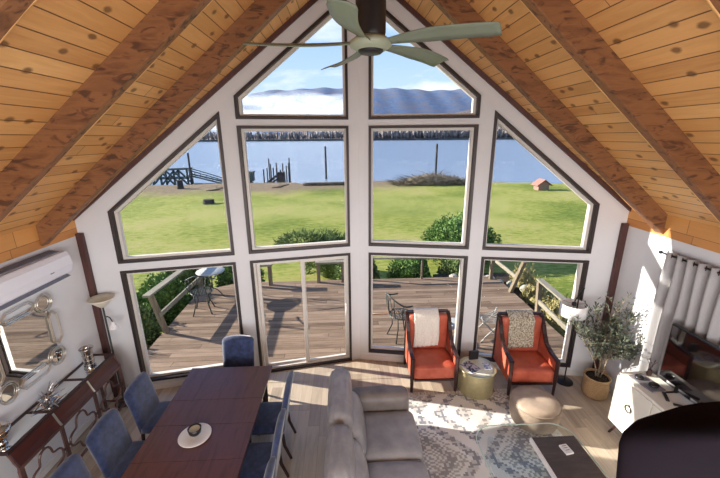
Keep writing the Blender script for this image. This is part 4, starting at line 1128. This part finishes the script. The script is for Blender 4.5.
# ---- shrubs
def leafy(name, c, r, n, lsz, mat, label, cat='shrub', group=None, seed=0, spiky=0, core=True, corem=None):
    rnd = random.Random(seed); t = thing(name, label, cat, (c[0], c[1], c[2]), 0, group)
    if core:
        MB().blob((0, 0, r[2] * .45), (r[0] * .66, r[1] * .66, r[2] * .58), 3, .06, seed).build('inner_growth', corem or mat, t)
    m = MB()
    for k in range(n):
        th = rnd.uniform(0, 2 * PI); ph = math.acos(rnd.uniform(-.3, 1)); q = rnd.uniform(.74, 1.0) * (1 + .12 * math.sin(th * 5 + seed) * math.sin(ph * 4))
        p = Vector((r[0] * q * math.sin(ph) * math.cos(th), r[1] * q * math.sin(ph) * math.sin(th), r[2] * .35 + r[2] * .72 * q * math.cos(ph)))
        if p.z < 0: p.z = rnd.uniform(0, .1)
        d = (p - Vector((0, 0, r[2] * .2))).normalized() + Vector((rnd.gauss(0, .6), rnd.gauss(0, .6), rnd.gauss(.1, .5)))
        d.normalize(); sd = d.cross(Vector((rnd.gauss(0, 1), rnd.gauss(0, 1), rnd.gauss(0, 1)))).normalized()
        L = lsz * rnd.uniform(.7, 1.4) * (1 + spiky); W = lsz * (.35 if not spiky else .16)
        m.quad(p, p + d * L * .5 + sd * W, p + d * L, p + d * L * .5 - sd * W)
    m.build('foliage', mat, t, recalc=False)
    return t
GZ = -1.0
leafy('round_shrub', (4.35, 13.4, GZ), (1.5, 1.3, 1.75), 9000, .085, M['leafA'], 'dense round evergreen bush on the lawn behind the right central window', seed=1)
jun = leafy('juniper_shrub', (-.75, 12.2, GZ), (.95, .7, 1.5), 3000, .10, M['leafB'], 'spreading juniper bush beyond the deck behind the sliding door', seed=2, spiky=.8)
sp_ = leafy('juniper_spray', (0, 0, 0), (.95, .5, .62), 1600, .10, M['leafB'], None, None, seed=12, spiky=1, core=False)
ch = sp_.children[0]; ch.parent = jun; ch.location = (-.95, -.2, .98); ch.name = 'juniper_spray'; bpy.data.objects.remove(sp_)
for k, (x, y, rx, h_) in enumerate([(.15, 10.6, .70, 1.25), (1.85, 10.7, .68, 1.2), (3.5, 10.6, .66, 1.15)]):
    leafy('hedge_shrub', (x, y, GZ), (rx, .75, h_), 3600, .08, M['leafB'] if k != 1 else M['leafA'], 'green hedge shrub just past the far deck edge, %s' % ('left end of the row', 'middle of the row', 'right end of the row')[k], seed=20 + k, group='hedge past the deck')
for k, (x, y, rx, ry, h_) in enumerate([(-5.1, 7.25, .62, .62, 1.25), (-5.05, 8.75, .62, .62, 1.35), (-5.1, 10.2, .7, .62, 1.4), (-3.6, 10.7, .7, .6, 1.2), (-6.7, 7.8, .75, .9, 1.3)]):
    leafy('bank_shrub', (x, y, GZ), (rx, ry, h_), 4200, .085, M['leafA'] if k % 2 else M['leafB'], 'mid green shrub outside the left deck railing, %s' % ('nearest the house', 'second from the house', 'third from the house', 'beyond the patio chairs', 'farthest out to the left')[k], seed=30 + k, group='shrubs beside the left railing')
leafy('heather_shrub', (-4.55, 6.2, GZ), (.36, .42, 1.1), 1300, .07, M['heather'], 'russet brown heather beside the near left deck post', seed=40, spiky=.5)
for k, (x, y) in enumerate([(4.75, 8.2), (4.65, 7.1), (4.9, 9.3)]):
    leafy('grassy_shrub', (x, y, GZ), (.42, .42, 1.25), 1100, .08, M['leafC'], 'straw coloured leafy shrub outside the right railing, %s' % ('between the leaning posts', 'nearest the house', 'farthest from the house')[k], seed=50 + k, spiky=.4, group='straw coloured shrubs', core=True)
rr2 = random.Random(9)
for k in range(9):
    x = 3.0 + .24 * k + rr2.uniform(-.05, .05); y = 9.75 - max(0, k - 3) * .25 + rr2.uniform(-.05, .05); s_ = rr2.uniform(.12, .19)
    o = MB().blob((0, 0, 0), (s_, s_ * .8, s_ * .7), 2, .08, k).build('garden_rock', M['rock'])
    zz_ = -.16 ; o.location = (x, y, zz_)
    tag(o, 'pale rounded rock in the row edging the far right deck corner', 'rock', 'rocks at the deck corner')
struct('garden_bed', MB().box(2.5, 5.2, 9.47, 10.2, -1.0, -.26).box(4.2, 5.3, 7.0, 9.47, -1.0, -.30), M['soil'])

# ---- things on the lawn and along the shore
hut = thing('lawn_hut', 'small faded pink hut with gable roof standing on the right of the lawn', 'hut', (18.4, 32.6, -1.02))
MB().box(-.5, .5, -.45, .45, 0, .62).prism([(-.5, -.45, .62), (.5, -.45, .62), (0, -.45, .98)], (0, .9, 0)).build('walls', M['hutpink'], hut)
m = MB()
for s in (-1, 1): m.prism([(0, -.6, 1.0), (s * .72, -.6, .48), (s * .72, -.6, .54), (0, -.6, 1.07)], (0, 1.2, 0))
m.build('roof', M['hutroof'], hut)
MB().box(.02, .3, -.47, -.451, .02, .5).build('door', M['railwood'], hut)
def stump(x, y, r, h, label):
    o = MB().lathe([(0, 0), (r * 1.15, 0), (r, h * .4), (r * .95, h), (0, h)], 12).build('tree_stump', M['piling'], smooth=False); o.location = (x, y, -1.04); tag(o, label, 'stump', 'stumps on the lawn')
stump(-10.7, 27.6, .42, .42, 'dark low tree stump on the lawn seen through the left window')
stump(-16.9, 37.0, .3, .9, 'upright tree stump near the shore seen through the left window')
lg = MB().tube([(0, 0, .22), (.5, .02, .2), (4.6, .1, .22), (5.4, .1, .25)], [.14, .2, .2, .1], 9).build('driftwood_log', M['twigs'], smooth=True); lg.location = (-4.6, 38.1, -1.05)
tag(lg, 'long driftwood log on the shore left of the central mullion', 'log')
for x, y, L, lb in ((-13.6, 35.0, 2.0, 'short pale driftwood branch on the sand by the left window'), (-7.6, 36.5, 1.8, 'broken driftwood root on the shore below the pilings')):
    o = MB().tube([(0, 0, .1), (L * .5, .15, .18), (L, .1, .42)], [.08, .11, .04], 7).tube([(L * .4, .1, .15), (L * .5, .4, .5)], [.06, .02], 6).build('driftwood_branch', M['twigs'], smooth=True)
    o.location = (x, y, -1.05); tag(o, lb, 'driftwood', 'driftwood branches')
def brush(x, y, rx, h, n, label, seed):
    t = thing('brush_pile', label, 'brush pile', (x, y, -1.05)); rnd = random.Random(seed); m = MB()
    MB().blob((0, 0, h * .2), (rx * .75, 1.3, h * .5), 3, .1, seed).build('inner_heap', M['twigs'], t)
    for k in range(n):
        u = rnd.uniform(-1, 1); hh = h * max(.15, (1 - abs(u) ** 1.6)) * rnd.uniform(.3, 1.05); p = Vector((u * rx, rnd.uniform(-1.4, 1.2), hh * rnd.uniform(.1, .7)))
        e = p + Vector((rnd.gauss(0, .7), rnd.gauss(0, .4), rnd.uniform(.1, .7)))
        e.z = min(e.z, hh + .35); m.tube([p, (p + e) / 2 + Vector((rnd.gauss(0, .1), 0, .05)), e], [.035, .025, .01], 3)
    m.build('twigs', M['twigs'], t)
brush(9.3, 38.0, 3.9, 1.55, 1000, 'long mound of tangled brushwood on the shore below the lake pole', 3)
for x, y, zt, lb in ((-2.75, 52.0, 2.75, 'tall dark mooring pole standing in the lake left of the mullion'), (11.6, 45.5, 3.1, 'tall dark mooring pole standing in the lake behind the brush mound')):
    o = MB().lathe([(0, 0), (.16, 0), (.13, zt + 3.0), (0, zt + 3.0)], 10).build('mooring_pole', M['piling']); o.location = (x, y, -3.0); tag(o, lb, 'pole', 'mooring poles')
for k in range(13):
    x = -10.2 + .27 * k + rf.uniform(-.1, .1); y = 45 + (k % 3) * .8 + rf.uniform(-.2, .2); zt = rf.uniform(.1, 1.2) if k not in (3, 11) else 1.7
    o = MB().lathe([(0, 0), (.09, 0), (.08, zt + 2.4), (0, zt + 2.4)], 8).build('piling', M['piling']); o.location = (x, y, -2.6)
    tag(o, 'weathered wooden piling in the cluster at the water edge', 'piling', 'old pilings by the shore')
rt_ = thing('collapsed_dock', 'slanting dark timber remains of a dock beside the pilings', 'dock', (-8.6, 43.4, -1.9))
m = MB(); m.bar((-1.4, 0, .2), (.9, .2, 1.9), .3, .25); m.bar((-1.2, .5, .1), (1.1, .6, 1.5), .25, .2); m.build('beams', M['piling'], rt_)
m = MB(); m.box(.5, 1.3, -.2, .5, 0, 1.9); m.build('crib', M['piling'], rt_)
sb = thing('boathouse', 'small dark shed on a barge at the shore beside the left mullion', 'shed', (-11.9, 43.2, -1.75))
MB().box(-.9, .9, -.7, .7, .75, 1.75).build('walls', M['dockgreen'], sb); MB().box(-.7, .7, -.6, .6, 0, .75).build('base', M['piling'], sb); MB().box(-1.0, 1.0, -.8, .8, 1.75, 1.85).build('roof', M['piling'], sb)
gw = thing('dock_gangway', 'dark steel trestle gangway leading from the shore out to the lake', 'gangway', (-22.5, 45.0, -1.75))
m = MB()
for (a, b) in (((-2, 0, 2.3), (3.4, 0, 2.5)), ((-2, 0, 1.1), (3.4, 0, 1.2)), ((-2, 0, 0), (-1.4, 0, 2.4)), ((-.2, 0, 0), (-.2, 0, 2.4)), ((1.5, 0, 0), (1.5, 0, 2.4)), ((3.2, 0, 0), (3.2, 0, 2.5)), ((-1.8, 0, .2), (-.2, 0, 2.2)), ((-.2, 0, .2), (1.5, 0, 2.2)), ((1.5, 0, 2.2), (3.2, 0, .2)), ((-.2, 0, 2.2), (1.5, 0, .2))):
    for yy in (0, 1.4): m.bar((a[0], yy, a[2]), (b[0], yy, b[2]), .2, .2)
m.build('trestle', M['dockgreen'], gw)
m = MB()
for yy in (0, 1.4): m.bar((3.3, yy, 2.4), (8.0, yy, .7), .12, .12); m.bar((3.3, yy, 1.6), (8.0, yy, .2), .15, .2)
for k in range(7): m.bar((3.5 + k * .7, 0, 2.35 - k * .25), (3.5 + k * .7, 0, 1.5 - k * .2), .08, .08)
m.build('ramp', M['dockgreen'], gw)
MB().box(3.0, 9.0, .1, 1.3, -.05, .25).build('float', M['piling'], gw)
MB().lathe([(0, -1), (.14, -1), (.12, 4.8), (0, 4.8)], 8, (3.8, -.4, 0)).build('guide_pile', M['piling'], gw)
gw.scale = (.95, .95, .84)

# ------------------------------------------------------------------ unseen fill light added under the loft to brighten the room
area('under_loft_fill', (0, -.6, 2.2), (5.5, 2.0), 270, (0, 4.0, 1.2))
